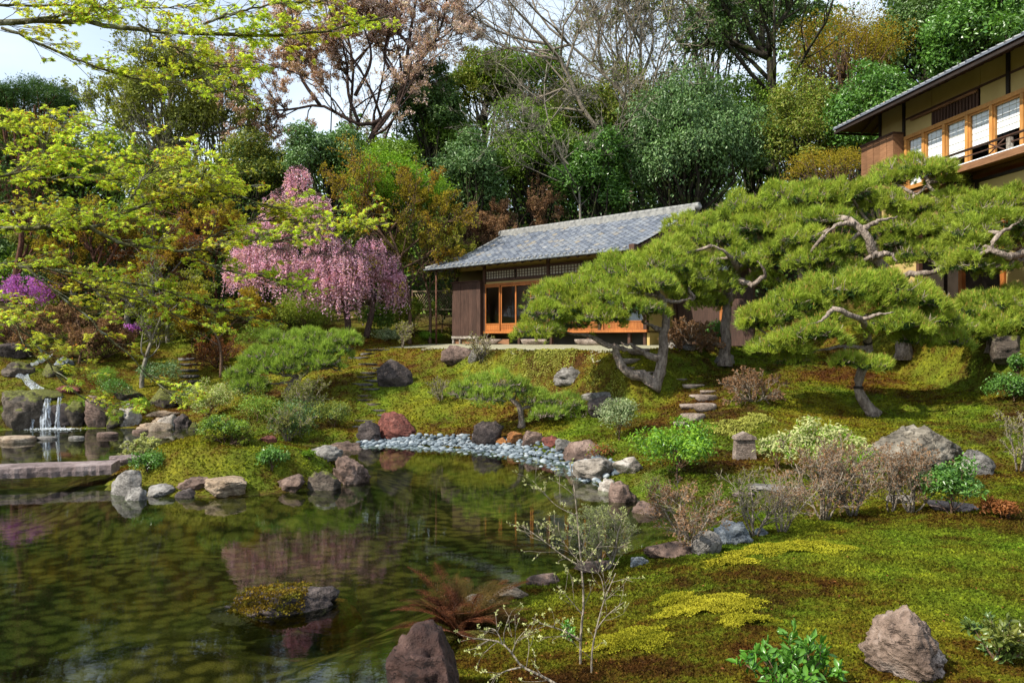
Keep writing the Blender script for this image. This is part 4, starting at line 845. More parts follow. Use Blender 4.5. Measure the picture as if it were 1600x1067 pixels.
# lower storey
for x in (X0, -4.2, -2.3, -.7, 1.2, 3.2): P2('post', (x-.07, -.05, -.05), (x+.07, .07, 3.24), 'wood_orange' if x in (-2.3, -.7) else 'wood_dark')
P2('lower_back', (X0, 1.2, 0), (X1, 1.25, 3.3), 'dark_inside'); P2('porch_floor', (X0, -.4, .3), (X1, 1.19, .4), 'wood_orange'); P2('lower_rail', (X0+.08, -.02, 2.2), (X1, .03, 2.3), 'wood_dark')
P2('lower_wall', (-.6, .0, .45), (1.1, .04, 2.19), 'plaster_yellow'); P2('lower_wall', (X0+.1, .0, .45), (-4.3, .04, 2.19), 'plaster_yellow')
# roof with overhanging hip
EX, EY, E2 = -7.15, -1.05, 6.87; RX, RY, RT = -3.0, 3.0, 8.55
roof2 = link('roof', None, h2t); g = G()
def slab(pts_, th, g, mi=0):
    T_ = [np.array(q, float) for q in pts_]; n_ = len(T_); g.add(T_+[q-[0, 0, th] for q in T_], [[i, (i+1) % n_, n_+(i+1) % n_, n_+i] for i in range(n_)] , mi); g.add(T_, [list(range(n_))[::-1]], mi); g.add([q-[0, 0, th] for q in T_], [list(range(n_))], mi)
slab([(EX, EY, E2), (X1+1, EY, E2), (X1+1, RY, RT), (RX, RY, RT)], .06, g); obj('roof_deck', g, M['wood_dark'], roof2)
g = G(); slab([(EX, EY, E2), (RX, RY, RT), (EX, 7, E2)], .06, g); obj('hip_deck', g, M['wood_dark'], roof2)
g = G(); slab([(EX-.06, EY-.06, E2+.05), (X1+1, EY-.06, E2+.05), (X1+1, RY, RT+.08), (RX, RY, RT+.08)], .045, g); obj('roof_slope', g, M['roof_tile'], roof2)
g = G(); slab([(EX-.06, EY-.06, E2+.05), (RX, RY, RT+.08), (EX-.06, 7, E2+.05)], .045, g); obj('hip_slope', g, M['roof_tile'], roof2)
g = G(); g.box((EX-.02, EY-.05, E2-.13), (X1+1, EY-.01, E2-.061)); obj('fascia', g, M['wood_black'], roof2)
g = G(); g.box((EX-.06, EY+.0, E2-.13), (EX-.021, 7, E2-.061)); obj('fascia', g, M['wood_black'], roof2)
k2 = (RT-E2)/(RY-EY)
rm = G(); rm.add([[0, 0, -.12], [.05, 0, -.12], [.05, 1.1, -.12+1.1*k2], [0, 1.1, -.12+1.1*k2], [0, 0, -.065], [.05, 0, -.065], [.05, 1.1, -.065+1.1*k2], [0, 1.1, -.065+1.1*k2]], [[0, 3, 2, 1], [4, 5, 6, 7], [0, 1, 5, 4], [1, 2, 6, 5], [2, 3, 7, 6], [3, 0, 4, 7]]); rmm = rm.mesh('rafter', M['wood_dark'])
for x in np.arange(EX+1.0, X1, .36): link('rafter', rmm, roof2, (x, EY+.02, E2))
rm3 = G(); kh = (RT-E2)/(RX-EX); rm3.add([[0, 0, -.12], [.95, 0, -.12+.95*kh], [.95, .05, -.12+.95*kh], [0, .05, -.12], [0, 0, -.065], [.95, 0, -.065+.95*kh], [.95, .05, -.065+.95*kh], [0, .05, -.065]], [[0, 3, 2, 1], [4, 5, 6, 7], [0, 1, 5, 4], [1, 2, 6, 5], [2, 3, 7, 6], [3, 0, 4, 7]]); r3 = rm3.mesh('rafter', M['wood_dark'])
for y in np.arange(EY+.9, 6, .36): link('rafter', r3, roof2, (EX+.02, y, E2))
xs = np.arange(EX, X1+.9, .272); cm = G(); cm.tubes([[0, 0, 0], [0, RY-EY, RT-E2]], [.04, .04], 6); 
tm = G()
for x in xs:
    y1 = min(1.0, (x-EX+.3)/(RX-EX)); tm.tubes([[x, EY-.06, E2+.06], [x, EY+(RY-EY)*y1, E2+.06+(RT-E2)*y1]], [.045, .045], 6)
o = obj('tile_rows', tm, M['roof_tile'], roof2, kind='stuff')
# ------------------------------------------------------------------ foliage materials
GL = 1.0
def LM(name, a, b, c=None, **k): return leafmat(name, a, b, c, **k)
LM('pine_needle', (0.14, 0.235, 0.026), (0.44, 0.52, 0.07), (0.34, 0.40, 0.05), trans=.3, gloss=.03, nsc=1.2)
LM('pine_needle_soft', (0.15, 0.25, 0.04), (0.38, 0.48, 0.08), (0.27, 0.38, 0.05), trans=.3, gloss=.03, nsc=1.2)
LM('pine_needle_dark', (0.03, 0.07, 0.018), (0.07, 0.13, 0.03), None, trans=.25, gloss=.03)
LM('pine_candle', (0.34, 0.19, 0.06), (0.50, 0.32, 0.09), None, trans=.2, gloss=0)
LM('leaf_dark', (0.042, 0.095, 0.022), (0.133, 0.237, 0.049), (0.085, 0.151, 0.031), trans=.2, gloss=.10)
LM('leaf_bluegreen', (0.056, 0.137, 0.041), (0.209, 0.322, 0.113), (0.129, 0.241, 0.064), trans=.2, gloss=.10)
LM('leaf_mid', (0.093, 0.194, 0.023), (0.265, 0.404, 0.054), (0.202, 0.296, 0.031), trans=.3, gloss=.06)
LM('leaf_gloss', (0.051, 0.144, 0.023), (0.172, 0.345, 0.057), (0.101, 0.216, 0.029), trans=.28, gloss=.12, grough=.35)
LM('leaf_lime', (0.138, 0.287, 0.023), (0.276, 0.437, 0.046), (0.184, 0.322, 0.023), trans=.4, gloss=.03)
LM('leaf_olive', (0.135, 0.164, 0.026), (0.359, 0.389, 0.075), (0.224, 0.232, 0.041), trans=.3, gloss=.05)
LM('leaf_yellow', (0.26, 0.27, 0.035), (0.44, 0.42, 0.06), (0.20, 0.26, 0.03), trans=.4, gloss=.03)
LM('leaf_gold', (0.24, 0.20, 0.02), (0.42, 0.34, 0.045), (0.32, 0.19, 0.025), trans=.35, gloss=0)
LM('leaf_pale', (0.40, 0.42, 0.17), (0.60, 0.60, 0.30), None, trans=.35, gloss=.03)
LM('leaf_variegated', (0.10, 0.18, 0.05), (0.48, 0.52, 0.30), None, trans=.3, gloss=.05)
LM('leaf_rust', (0.18, 0.06, 0.02), (0.34, 0.14, 0.045), None, trans=.3, gloss=.02)
LM('bud_brown', (0.22, 0.11, 0.06), (0.36, 0.22, 0.12), None, trans=.25, gloss=0)
LM('maple_leaf', (0.44, 0.56, 0.05), (0.70, 0.80, 0.14), (0.62, 0.60, 0.09), trans=.55, gloss=.02, nsc=1.5)
LM('maple_bud', (0.38, 0.10, 0.03), (0.55, 0.26, 0.06), None, trans=.4, gloss=0)
LM('blossom_pink', (0.72, 0.34, 0.52), (0.94, 0.68, 0.84), (0.80, 0.44, 0.64), trans=.4, gloss=0, nsc=.9)
LM('blossom_pale', (0.72, 0.52, 0.52), (0.90, 0.76, 0.76), (0.62, 0.42, 0.38), trans=.35, gloss=0, nsc=.45)
LM('blossom_brown', (0.32, 0.17, 0.11), (0.50, 0.32, 0.22), None, trans=.3, gloss=0)
LM('azalea_flower', (0.42, 0.10, 0.52), (0.62, 0.24, 0.72), None, trans=.35, gloss=0)
LM('fern_rust', (0.063, 0.020, 0.010), (0.168, 0.059, 0.025), (0.098, 0.063, 0.017), trans=.3, gloss=.02, nsc=3)
LM('fern_green', (0.053, 0.053, 0.011), (0.128, 0.105, 0.022), None, trans=.3, gloss=.02)

# ------------------------------------------------------------------ branching
def curve_pts(P0, D, L, K, rng, jit, up):
    n = len(P0); P = np.empty((n, K, 3)); P[:, 0] = P0; d = nrm(D.copy()); st = (L/(K-1))[:, None]
    for k in range(1, K):
        d = nrm(d+rng.normal(0, jit, (n, 3))+np.array([0, 0, up])); P[:, k] = P[:, k-1]+d*st
    return P
def grow(g, rng, P0, D0, L0, R0, levels, mi=0, sides=(7, 5, 4, 3, 3), mins=.0015):
    P0 = np.atleast_2d(P0); D0 = np.atleast_2d(D0); L = np.atleast_1d(L0).astype(float); R = np.atleast_1d(R0).astype(float); tips = None
    for li, l in enumerate(levels):
        K = l.get('K', 5); P = curve_pts(P0, D0, L, K, rng, l.get('jit', .15), l.get('up', .03))
        t = np.linspace(0, 1, K); rad = np.maximum(R[:, None]*(1-(1-l.get('taper', .35))*t[None]), mins)
        g.tubes(P, rad, sides[min(li, len(sides)-1)], mi); tips = P
        if li+1 < len(levels):
            nl = levels[li+1]; m_ = nl['n']; n = len(P); tt = rng.uniform(nl.get('t0', .25), 1, (n, m_)); tt[:, 0] = .98
            f = tt*(K-1); i0 = np.minimum(f.astype(int), K-2); fr = (f-i0)[..., None]; ar = np.arange(n)[:, None]
            S = P[ar, i0]*(1-fr)+P[ar, i0+1]*fr; T = nrm(P[ar, i0+1]-P[ar, i0]); rr_ = rng.normal(0, 1, (n, m_, 3)); perp = nrm(np.cross(T, rr_))
            a = np.radians(nl.get('ang', 45))*rng.uniform(.6, 1.3, (n, m_, 1)); D = T*np.cos(a)+perp*np.sin(a); D[..., 2] = D[..., 2]*nl.get('flat', 1)+nl.get('lift', 0); D = nrm(D)
            Rn = (R[:, None]*(1-(1-l.get('taper', .35))*tt))*nl.get('rad', .6); Ln = L[:, None]*nl.get('len', .6)*rng.uniform(.6, 1.2, (n, m_))*(1-.35*tt)
            P0 = S.reshape(-1, 3); D0 = D.reshape(-1, 3); L = Ln.reshape(-1); R = Rn.reshape(-1)
    return tips
def along(tips, m_, rng, lo=.2, jit=.02):
    n, K, _ = tips.shape; t = rng.uniform(lo, 1, (n, m_))*(K-1); i0 = np.minimum(t.astype(int), K-2); f = (t-i0)[..., None]; ar = np.arange(n)[:, None]
    P = tips[ar, i0]*(1-f)+tips[ar, i0+1]*f; T = nrm(tips[ar, i0+1]-tips[ar, i0]); return (P+rng.normal(0, jit, P.shape)).reshape(-1, 3), T.reshape(-1, 3)
def rnd(rng, n): return rng.normal(0, 1, (n, 3))
def spline(pts_, K):
    P = np.array(pts_, float); n = len(P); t = np.r_[0, np.cumsum(np.linalg.norm(np.diff(P[:, :3], axis=0), axis=1))]; t /= t[-1]; u = np.linspace(0, 1, K); out = np.empty((K, P.shape[1]))
    Pp = np.vstack([2*P[0]-P[1], P, 2*P[-1]-P[-2]])
    for i, v in enumerate(u):
        k = min(np.searchsorted(t, v, side='right')-1, n-2); k = max(k, 0); s = (v-t[k])/max(t[k+1]-t[k], 1e-9); p0, p1, p2, p3 = Pp[k:k+4]
        out[i] = .5*((2*p1)+(-p0+p2)*s+(2*p0-5*p1+4*p2-p3)*s*s+(-p0+3*p1-3*p2+p3)*s**3)
    return out

# clumped crown: limbs to leaf clumps spread through an uneven volume
def crown_tree(name, label, cat, base, ctr, rad, mat, nclump, nleaf, leaf, bark='dark_bark', tr=.16, seed=0, group=None, clump=.34, gap=.0, low=-.5, lw=.5, mat2=None, trunk=True, vert=False, wig=.1, inner=.35):
    rng = np.random.default_rng(seed); ctr = np.array(ctr, float); rad = np.array(rad, float); base = np.array(base, float)
    d = nrm(rnd(rng, nclump*3)); d = d[d[:, 2] > low][:nclump]; q = rng.uniform(inner, 1, (len(d), 1))**.55; C = ctr+d*q*rad*(1+.15*np.sin(d[:, :1]*5+seed))
    cr = clump*rad.mean()*rng.uniform(.6, 1.25, len(C)); t = thing(name, label, cat, base, 0, group)
    rel = lambda P: P-base
    if trunk:
        g = G(); top = ctr+np.array([0, 0, rad[2]*.1]); K = 9; tp = spline([base-[0, 0, .2], base+(top-base)*.33+rnd(rng, 1)[0]*wig*rad[0]*.6, base+(top-base)*.66+rnd(rng, 1)[0]*wig*rad[0], top], K); g.tubes(rel(tp), np.linspace(tr, tr*.35, K), 8)
        obj('trunk', g, M[bark], t); g = G()
        kk = np.clip(rng.uniform(.35, 1, len(C))*(K-1), 0, K-1).astype(int); S = tp[kk]; mid = (S+C)/2+rnd(rng, len(C))*[.12, .12, .05]*rad.mean()+[0, 0, -.06*rad[2]]; m1 = (S*.75+mid*.5+C*0)/1.25
        P = np.stack([S, S*.55+mid*.45, mid, mid*.4+C*.6, C], 1); P[:, 1:4] += rng.normal(0, .03*rad.mean(), (len(C), 3, 3)); g.tubes(rel(P), np.tile(np.linspace(tr*.42, tr*.08, 5), (len(C), 1)), 5)
        tw_ = grow(g, rng, rel(C), nrm(C-ctr+rnd(rng, len(C))*.3), cr*1.0, np.full(len(C), tr*.08), [dict(K=3), dict(n=3, K=3, len=.7, ang=50)], sides=(4, 3)); obj('limbs', g, M[bark], t)['kind'] = 'stuff'
    w = cr**2; w = w/w.sum(); nleaf = int(nleaf*(1.5 if base[1] > 30 else 1)); leaf = leaf*(1.12 if base[1] > 30 else 1); ci = rng.choice(len(C), nleaf, p=w); dd = nrm(rnd(rng, nleaf)+[0, 0, .25]); rr_ = rng.uniform(.45, 1.0, (nleaf, 1))**.6*(1+.5*np.sin(dd[:, :1]*7+ci[:, None])*np.sin(dd[:, 1:2]*6+ci[:, None]*2))+rng.exponential(.10, (nleaf, 1))
    P = C[ci]+dd*cr[ci][:, None]*rr_*np.array([1.15, 1.15, .85]); lo_ = rng.uniform(0, 1, nleaf) < .12; P[lo_] = ctr+nrm(rnd(rng, lo_.sum())+[0, 0, .2])*rng.uniform(.3, .92, (lo_.sum(), 1))*rad; 
    Nn = nrm(dd*.7+[0, 0, .45]+rnd(rng, nleaf)*.55); D = np.cross(Nn, rnd(rng, nleaf))
    if vert: D = D+np.array([0, 0, -.8])
    sz = leaf*rng.uniform(.6, 1.35, nleaf); g = G()
    if mat2:
        k = rng.uniform(0, 1, nleaf) < .3; g.leaves(rel(P)[~k], D[~k], Nn[~k], sz[~k], lw, 0); g.leaves(rel(P)[k], D[k], Nn[k], sz[k]*.9, lw, 1); obj('crown', g, [M[mat], M[mat2]], t)['kind'] = 'stuff'
    else: g.leaves(rel(P), D, Nn, sz, lw, 0); obj('crown', g, M[mat], t)['kind'] = 'stuff'
    return t
def ctree(label, px, py, rx, ry, Y, mat, nclump=26, nleaf=14000, leaf=.13, bpy_=None, bx=None, deep=.8, name='tree', cat='tree', **k):
    k.setdefault('clump', .30); k['clump'] *= .85; nclump = int(nclump*1.6); c = pt(px, py, Y); r = np.array([rx/F*Y, rx/F*Y*deep, ry/F*Y]); bx = px if bx is None else bx; x = (bx-800)/F*Y; b = np.array([x, Y, h1(x, Y)])
    return crown_tree(name, label, cat, b, c, r, mat, nclump, nleaf, leaf, seed=int(px*7+py), **k)

# ------------------------------------------------------------------ forest behind
T = ctree
T('dark umbrella shaped pine at the top left with reddish limbs', 55, 170, 90, 52, 34, 'pine_needle_dark', 16, 15000, .12, name='pine_tree', bark='red_bark', lw=.22, low=-.1, bx=30, tr=.2)
T('airy olive green evergreen with pale forked limbs, left of the big cherry', 255, 170, 95, 90, 39, 'leaf_olive', 34, 11000, .15, bark='pale_bark', tr=.24, clump=.2, bx=275, inner=.5, low=-.7)
T('slim olive tree between the airy evergreen and the big cherry', 345, 160, 50, 75, 42, 'leaf_olive', 20, 5200, .15, bark='pale_bark', tr=.14, clump=.22, bx=350, inner=.4, low=-.7)
T('dense dark green evergreen below the big cherry, left part', 515, 245, 70, 42, 36, 'leaf_bluegreen', 24, 12000, .12)
T('rounded evergreen mound below the big cherry, right part', 590, 262, 70, 42, 36.5, 'leaf_mid', 24, 11000, .12)
T('round nearly black evergreen right of the big cherry trunk', 672, 165, 52, 62, 40, 'leaf_dark', 24, 12000, .14)
T('olive topped evergreen beside the sky gap right of the cherry', 765, 130, 58, 62, 44, 'leaf_olive', 26, 9000, .16, mat2='leaf_mid')
T('fresh lime green maple mound above the golden shrubs', 622, 305, 88, 52, 33.5, 'leaf_lime', 30, 15000, .10, name='maple_tree', bark='twig_brown', tr=.09)
T('dark glossy camellia between the lime maple and the roof', 735, 285, 55, 68, 36, 'leaf_bluegreen', 24, 13000, .12, name='camellia_tree', inner=.5)
T('bright green tree with a drooping face above the left end of the roof', 840, 250, 82, 82, 37, 'leaf_mid', 34, 19000, .12)
T('yellow green crown rising into the bare branches, centre', 830, 140, 70, 60, 43, 'leaf_mid', 28, 9500, .15, mat2='leaf_lime')
T('dark green broad leaved tree behind the middle of the roof', 925, 285, 62, 78, 36, 'leaf_gloss', 26, 15000, .13)
T('olive forest tree above the middle of the roof', 905, 190, 75, 62, 42, 'leaf_olive', 26, 10500, .14, mat2='leaf_mid')
T('big bluish evergreen with hanging foliage above the right of the roof', 1078, 235, 112, 108, 36, 'leaf_bluegreen', 46, 30000, .13, vert=True, clump=.28, tr=.25)
T('olive green crown behind the bluish evergreen', 990, 180, 75, 75, 42, 'leaf_olive', 28, 10500, .14, mat2='leaf_mid')
T('dark leaved old tree crown at the top, left of the golden tree', 1195, 45, 110, 60, 44, 'leaf_dark', 26, 11000, .16, tr=.0001, trunk=False)
T('yellow green bamboo like tree below the golden tree', 1255, 215, 65, 85, 35, 'leaf_olive', 32, 17000, .11, mat2='leaf_mid', inner=.5)
T('deep green tree between the bluish evergreen and the bamboo like one', 1175, 190, 50, 85, 40, 'leaf_mid', 26, 11000, .13)
T('tall golden budding tree at the top right of the centre', 1318, 85, 95, 72, 38, 'leaf_gold', 60, 12500, .075, bark='twig_brown', tr=.12, clump=.26, inner=.2, bx=1300, name='maple_tree')
T('small golden budding tree in front of the bamboo like tree', 1298, 262, 62, 28, 30, 'leaf_gold', 34, 5000, .07, bark='twig_brown', tr=.07, clump=.3, name='maple_tree')
T('dark evergreen above the ridge of the villa', 1440, 75, 90, 80, 40, 'leaf_dark', 34, 20000, .15, tr=.25)
T('glossy green tree touching the left eave of the villa', 1370, 195, 75, 80, 33, 'leaf_gloss', 34, 19000, .13, inner=.5)
T('bright glossy evergreen over the villa roof at the right edge', 1545, 70, 100, 85, 32, 'leaf_gloss', 36, 22000, .15, tr=.25, inner=.5)
T('black green forest tree at the very top right', 1490, -10, 120, 60, 44, 'leaf_dark', 30, 16000, .16, tr=.25)
T('olive crown at the far left edge above the maple', -20, 250, 100, 90, 36, 'leaf_olive', 30, 14000, .13)
T('dark crown behind the foreground maple, left', 130, 270, 100, 60, 37, 'leaf_mid', 26, 14000, .13, mat2='leaf_olive')
T('dark green tree behind the weeping cherry', 400, 275, 75, 55, 38, 'leaf_olive', 26, 12000, .13, mat2='leaf_dark')
T('mixed olive tree filling the slope left of the weeping cherry', 290, 310, 80, 60, 35, 'leaf_olive', 26, 12000, .12)
T('dark evergreen above and behind the lime maple', 700, 225, 60, 50, 41, 'leaf_mid', 22, 10000, .13)
T('tall green tree beyond the top of the frame at the left of the golden tree', 1110, -60, 90, 70, 48, 'leaf_mid', 22, 7000, .16)
# the wood beyond: reads as one mass behind and below the crowns
rng = np.random.default_rng(3)
def wood(name, Y0, Y1, ncl_, per, prof, mats, seed, sz, lo=.0):
    rng = np.random.default_rng(seed); px = rng.uniform(-150, 1750, ncl_); Yc = rng.uniform(Y0, Y1, ncl_); top = np.interp(px, [q[0] for q in prof], [q[1] for q in prof])+25*np.sin(px/23.)+14*np.sin(px/9.)
    X = (px-800)/F*Yc; zt = EYE+(HZ-top)/F*Yc; zg = H(X, Yc); z = zg+(np.maximum(zt-zg, .5))*rng.uniform(lo, 1, ncl_)**.8; r = rng.uniform(.7, 1.6, ncl_); n = ncl_*per; ci = np.repeat(np.arange(ncl_), per); d = nrm(rnd(rng, n)+[0, -.2, .3]); rr_ = rng.uniform(.5, 1, n)**.5
    P = np.stack([X, Yc, z], -1)[ci]+d*(r[ci]*rr_)[:, None]*[1.1, 1, .8]; Nn = nrm(d*.6+[0, 0, .5]+rnd(rng, n)*.5); s_ = sz*rng.uniform(.6, 1.4, n); D = np.cross(Nn, rnd(rng, n)); g = G(); mi = (np.sin(px*.013+seed)+rng.normal(0, .6, ncl_) > .1).astype(int)[ci]
    for k in (0, 1): g.leaves(P[mi == k], D[mi == k], Nn[mi == k], s_[mi == k], .55, k)
    obj(name, g, [M[q] for q in mats], kind='stuff')
wood('distant_wood', 48, 58, 800, 85, [(0, 235), (150, 250), (330, 262), (400, 285), (450, 262), (560, 225), (640, 215), (720, 225), (800, 205), (900, 190), (1020, 190), (1080, 200), (1150, 150), (1250, 60), (1400, 30), (1600, 10)], ('leaf_dark', 'leaf_mid'), 11, .36)
wood('hillside_thicket', 38, 45, 620, 85, [(0, 340), (200, 330), (330, 340), (460, 300), (600, 290), (720, 270), (800, 250), (900, 240), (1080, 230), (1200, 190), (1350, 120), (1450, 60), (1600, 60)], ('leaf_dark', 'leaf_bluegreen'), 12, .27)

wood('understory', 36.6, 38.5, 300, 85, [(0, 400), (200, 380), (450, 350), (560, 320), (700, 310), (900, 295), (1100, 300), (1300, 250), (1600, 200)], ('leaf_dark', 'leaf_mid'), 13, .2)
# trees mostly of bare limbs
def bare_tree(label, pts_, Y, r0, seed, mat='twig_grey', leafm=None, nl=0, leaf=.08, name='bare_tree', cat='tree', lv=None, limbs=None, rl=None, group=None, lp=(0, 1), down=0):
    rng = np.random.default_rng(seed); P = np.array([pt(a, b, Y+(c if c else 0)) for a, b, *c_ in pts_ for c in [c_[0] if c_ else 0]]); x, y = P[0, :2]; base = np.array([x, y, min(h1(x, y), P[0, 2])]); P = np.vstack([base-[0, 0, .2], P]) if base[2] < P[0, 2]-.3 else P
    t = thing(name, label, cat, base, 0, group); g = G(); K = 16; S = spline(P, K); g.tubes(S-base, np.linspace(r0, r0*.3, K), 8); starts = []; dirs = []; Ls = []; Rs = []
    allp = [(S, r0)]
    for lb in (limbs or []):
        Q = spline([pt(a, b, Y+(c_[0] if c_ else 0)) for a, b, *c_ in lb], 12); r = r0*.5; g.tubes(Q-base, np.linspace(r, r*.3, 12), 6); allp.append((Q, r))
    obj('trunk', g, M[mat], t); g = G()
    for Q, r in allp:
        n = 11; i = rng.integers(len(Q)//3, len(Q)-1, n); T_ = nrm(Q[i+1]-Q[i]); perp = nrm(np.cross(T_, rnd(rng, n))); D = nrm(T_*.7+perp*.8+[0, 0, .15]); starts.append(Q[i]); dirs.append(D); ln = np.linalg.norm(Q[-1]-Q[0]); Ls.append(ln*rng.uniform(.25, .5, n)); Rs.append(np.full(n, r*.35))
    lv = lv or [dict(K=6, jit=.16, up=.05), dict(n=5, K=5, len=.55, ang=40, rad=.55, up=.05), dict(n=5, K=4, len=.6, ang=40, rad=.55), dict(n=4, K=3, len=.6, ang=40, rad=.6)]
    tips = grow(g, rng, np.concatenate(starts)-base, np.concatenate(dirs), np.concatenate(Ls), np.concatenate(Rs), lv, sides=(5, 4, 3, 3), mins=.007)
    obj('branches', g, M[mat], t)['kind'] = 'stuff'
    if nl:
        Pl, Tl = along(tips, nl, rng, .1, leaf*.7); g = G(); n = len(Pl); mats = [M[leafm]] if isinstance(leafm, str) else [M[q] for q in leafm]
        if len(mats) == 1: g.leaves(Pl, nrm(rnd(rng, n)+[0, 0, -down]), nrm(rnd(rng, n)+[0, 0, .5]), leaf*rng.uniform(.6, 1.3, n), .75)
        else:
            k = rng.uniform(0, 1, n) < np.where((Pl[:, 0] < -.5) & (Pl[:, 2] < np.percentile(Pl[:, 2], 55)), .65, .10)
            for s_, mi in ((~k, 0), (k, 1)): g.leaves(Pl[s_], rnd(rng, s_.sum()), nrm(rnd(rng, s_.sum())+[0, 0, .5]), leaf*rng.uniform(.6, 1.3, s_.sum()), .75, mi)
        obj('crown', g, mats, t)['kind'] = 'stuff'
    return t
B = bare_tree
B('large old cherry with pale pink and coppery young leaves against the sky', [(582, 245), (583, 210), (600, 185), (622, 160), (632, 115), (640, 60), (650, 0)], 38, .2, 21, 'cherry_bark', ('blossom_pale', 'blossom_brown'), 17, .075, name='cherry_tree', cat='tree',
  limbs=[[(600, 185), (570, 196), (540, 185), (500, 165), (450, 172), (385, 172)], [(628, 130), (600, 90), (610, 40), (600, -20)], [(632, 115), (665, 85), (690, 40), (700, -10)], [(560, 190), (545, 150), (540, 90), (520, 30)], [(500, 165), (470, 120), (455, 60), (470, 10)], [(555, 150), (580, 90), (560, 20)], [(640, 70), (600, 30)]])
B('second cherry stem with thin pale blossom left of the old cherry trunk', [(548, 230), (548, 170), (552, 100), (540, 40), (545, -20)], 40, .13, 22, 'cherry_bark', ('blossom_pale', 'blossom_brown'), 14, .075, name='cherry_tree', limbs=[[(550, 130), (520, 90), (490, 70), (460, 80)], [(552, 100), (585, 60), (590, 20)]])
B('leaning bare tree whose brown trunk rises from behind the roof', [(958, 248), (935, 205), (905, 160), (885, 110), (850, 60), (800, 10), (780, -30)], 38, .16, 23, 'twig_grey', limbs=[[(915, 175), (870, 170), (820, 180), (780, 190)], [(905, 155), (880, 140), (850, 150), (815, 155)], [(885, 110), (900, 60), (930, 10)], [(860, 70), (810, 60), (760, 40), (720, 10)]])
B('second leaning bare tree just right of the first', [(985, 180), (960, 135), (925, 100), (890, 70), (845, 30), (825, -20)], 41, .15, 24, 'twig_grey', limbs=[[(925, 100), (935, 50), (925, 0)], [(890, 70), (850, 80), (800, 75), (745, 90)], [(960, 135), (985, 80), (980, 20)]])
B('upright pale bare tree in the centre of the bare group', [(985, 150), (968, 100), (962, 50), (968, -10)], 43, .15, 25, 'pale_bark', ('leaf_olive'), 1, .14, limbs=[[(968, 100), (940, 50), (920, 0)], [(965, 70), (990, 30), (1000, -10)]])
B('tall pale tree with two straight stems right of the bare group', [(1003, 135), (1000, 90), (1002, 40), (992, -20)], 42, .17, 26, 'pale_bark', 'leaf_olive', 1, .14, limbs=[[(1003, 120), (1020, 70), (1018, 20), (1030, -20)], [(1000, 60), (975, 20), (970, -10)]])
B('dark thick limbed old tree with great spreading arms', [(1205, 125), (1200, 90), (1180, 65), (1165, 30), (1150, -20)], 39, .34, 27, 'dark_bark', 'leaf_dark', 2, .13, name='old_tree', limbs=[[(1200, 90), (1150, 70), (1110, 68), (1075, 75)], [(1195, 80), (1215, 40), (1235, 10), (1240, -20)], [(1165, 45), (1130, 10), (1120, -20)], [(1190, 75), (1190, 30), (1180, -15)]])
B('bare grey tree at the left of the old thick limbed tree', [(1070, 150), (1068, 100), (1075, 50), (1065, -10)], 45, .15, 28, 'pale_bark', 'leaf_olive', 1, .13, limbs=[[(1070, 110), (1090, 60), (1105, 20)], [(1072, 80), (1045, 40), (1035, 0)]])
B('slim bare tree crossing the sky gap right of the cherry', [(808, 110), (790, 70), (770, 40), (735, 30), (700, 50)], 46, .12, 29, 'pale_bark', limbs=[[(790, 70), (800, 30), (810, -10)], [(735, 35), (710, 10), (690, -10)]])
B('airy limbs of the olive evergreen fanning against the sky', [(285, 300), (270, 250), (235, 205), (195, 160), (170, 120)], 39, .17, 30, 'pale_bark', 'leaf_olive', 2, .12, limbs=[[(275, 260), (250, 200), (240, 140), (230, 90)], [(280, 270), (300, 210), (325, 170), (335, 110)], [(240, 210), (200, 205), (160, 190), (120, 180)], [(330, 210), (370, 200), (410, 190)]])
B('golden twiggy shrub tree right of the pink cascade', [(640, 470), (630, 430), (620, 390), (600, 340), (580, 300)], 31.5, .09, 31, 'twig_brown', 'leaf_gold', 4, .07, limbs=[[(625, 400), (660, 370), (690, 350), (715, 345)], [(622, 395), (590, 360), (550, 330), (530, 300)], [(628, 420), (670, 400), (700, 395)], [(610, 360), (640, 320), (650, 290)]], name='maple_tree')
B('yellow green budding tree spreading over the roof corner', [(672, 480), (665, 440), (660, 410), (680, 385), (700, 370)], 32, .07, 32, 'twig_brown', 'leaf_yellow', 4, .07, limbs=[[(662, 420), (690, 400), (715, 385)], [(662, 420), (640, 395), (625, 380)]], name='maple_tree')
B('brown leafless thicket above the left end of the roof', [(820, 400), (815, 370), (805, 345)], 35.5, .05, 33, 'twig_brown', 'bud_brown', 5, .06, limbs=[[(815, 385), (770, 365), (740, 355)], [(818, 385), (840, 350), (850, 330)], [(812, 390), (780, 380), (720, 370)], [(815, 385), (800, 350), (770, 335)]], name='shrub')
B('brown leafless thicket at the left end of the roof ridge', [(740, 420), (740, 385), (735, 360)], 35, .05, 34, 'twig_brown', 'bud_brown', 5, .06, limbs=[[(740, 395), (710, 375), (690, 365)], [(740, 395), (765, 370), (775, 350)]], name='shrub')
B('fine grey twigged bare tree standing before the bright green drooping tree', [(905, 300), (880, 250), (860, 200), (850, 150), (855, 100)], 35.2, .08, 51, 'pale_bark', limbs=[[(870, 220), (830, 195), (790, 190)], [(860, 190), (890, 150), (920, 130)], [(880, 250), (920, 220), (950, 210)]])
B('thin bare tree between the two leaning ones and the tall pale one', [(1030, 170), (1025, 110), (1040, 60), (1050, 0)], 41, .1, 52, 'pale_bark', limbs=[[(1025, 110), (1005, 60), (1000, 10)], [(1035, 80), (1065, 40), (1075, 0)]])
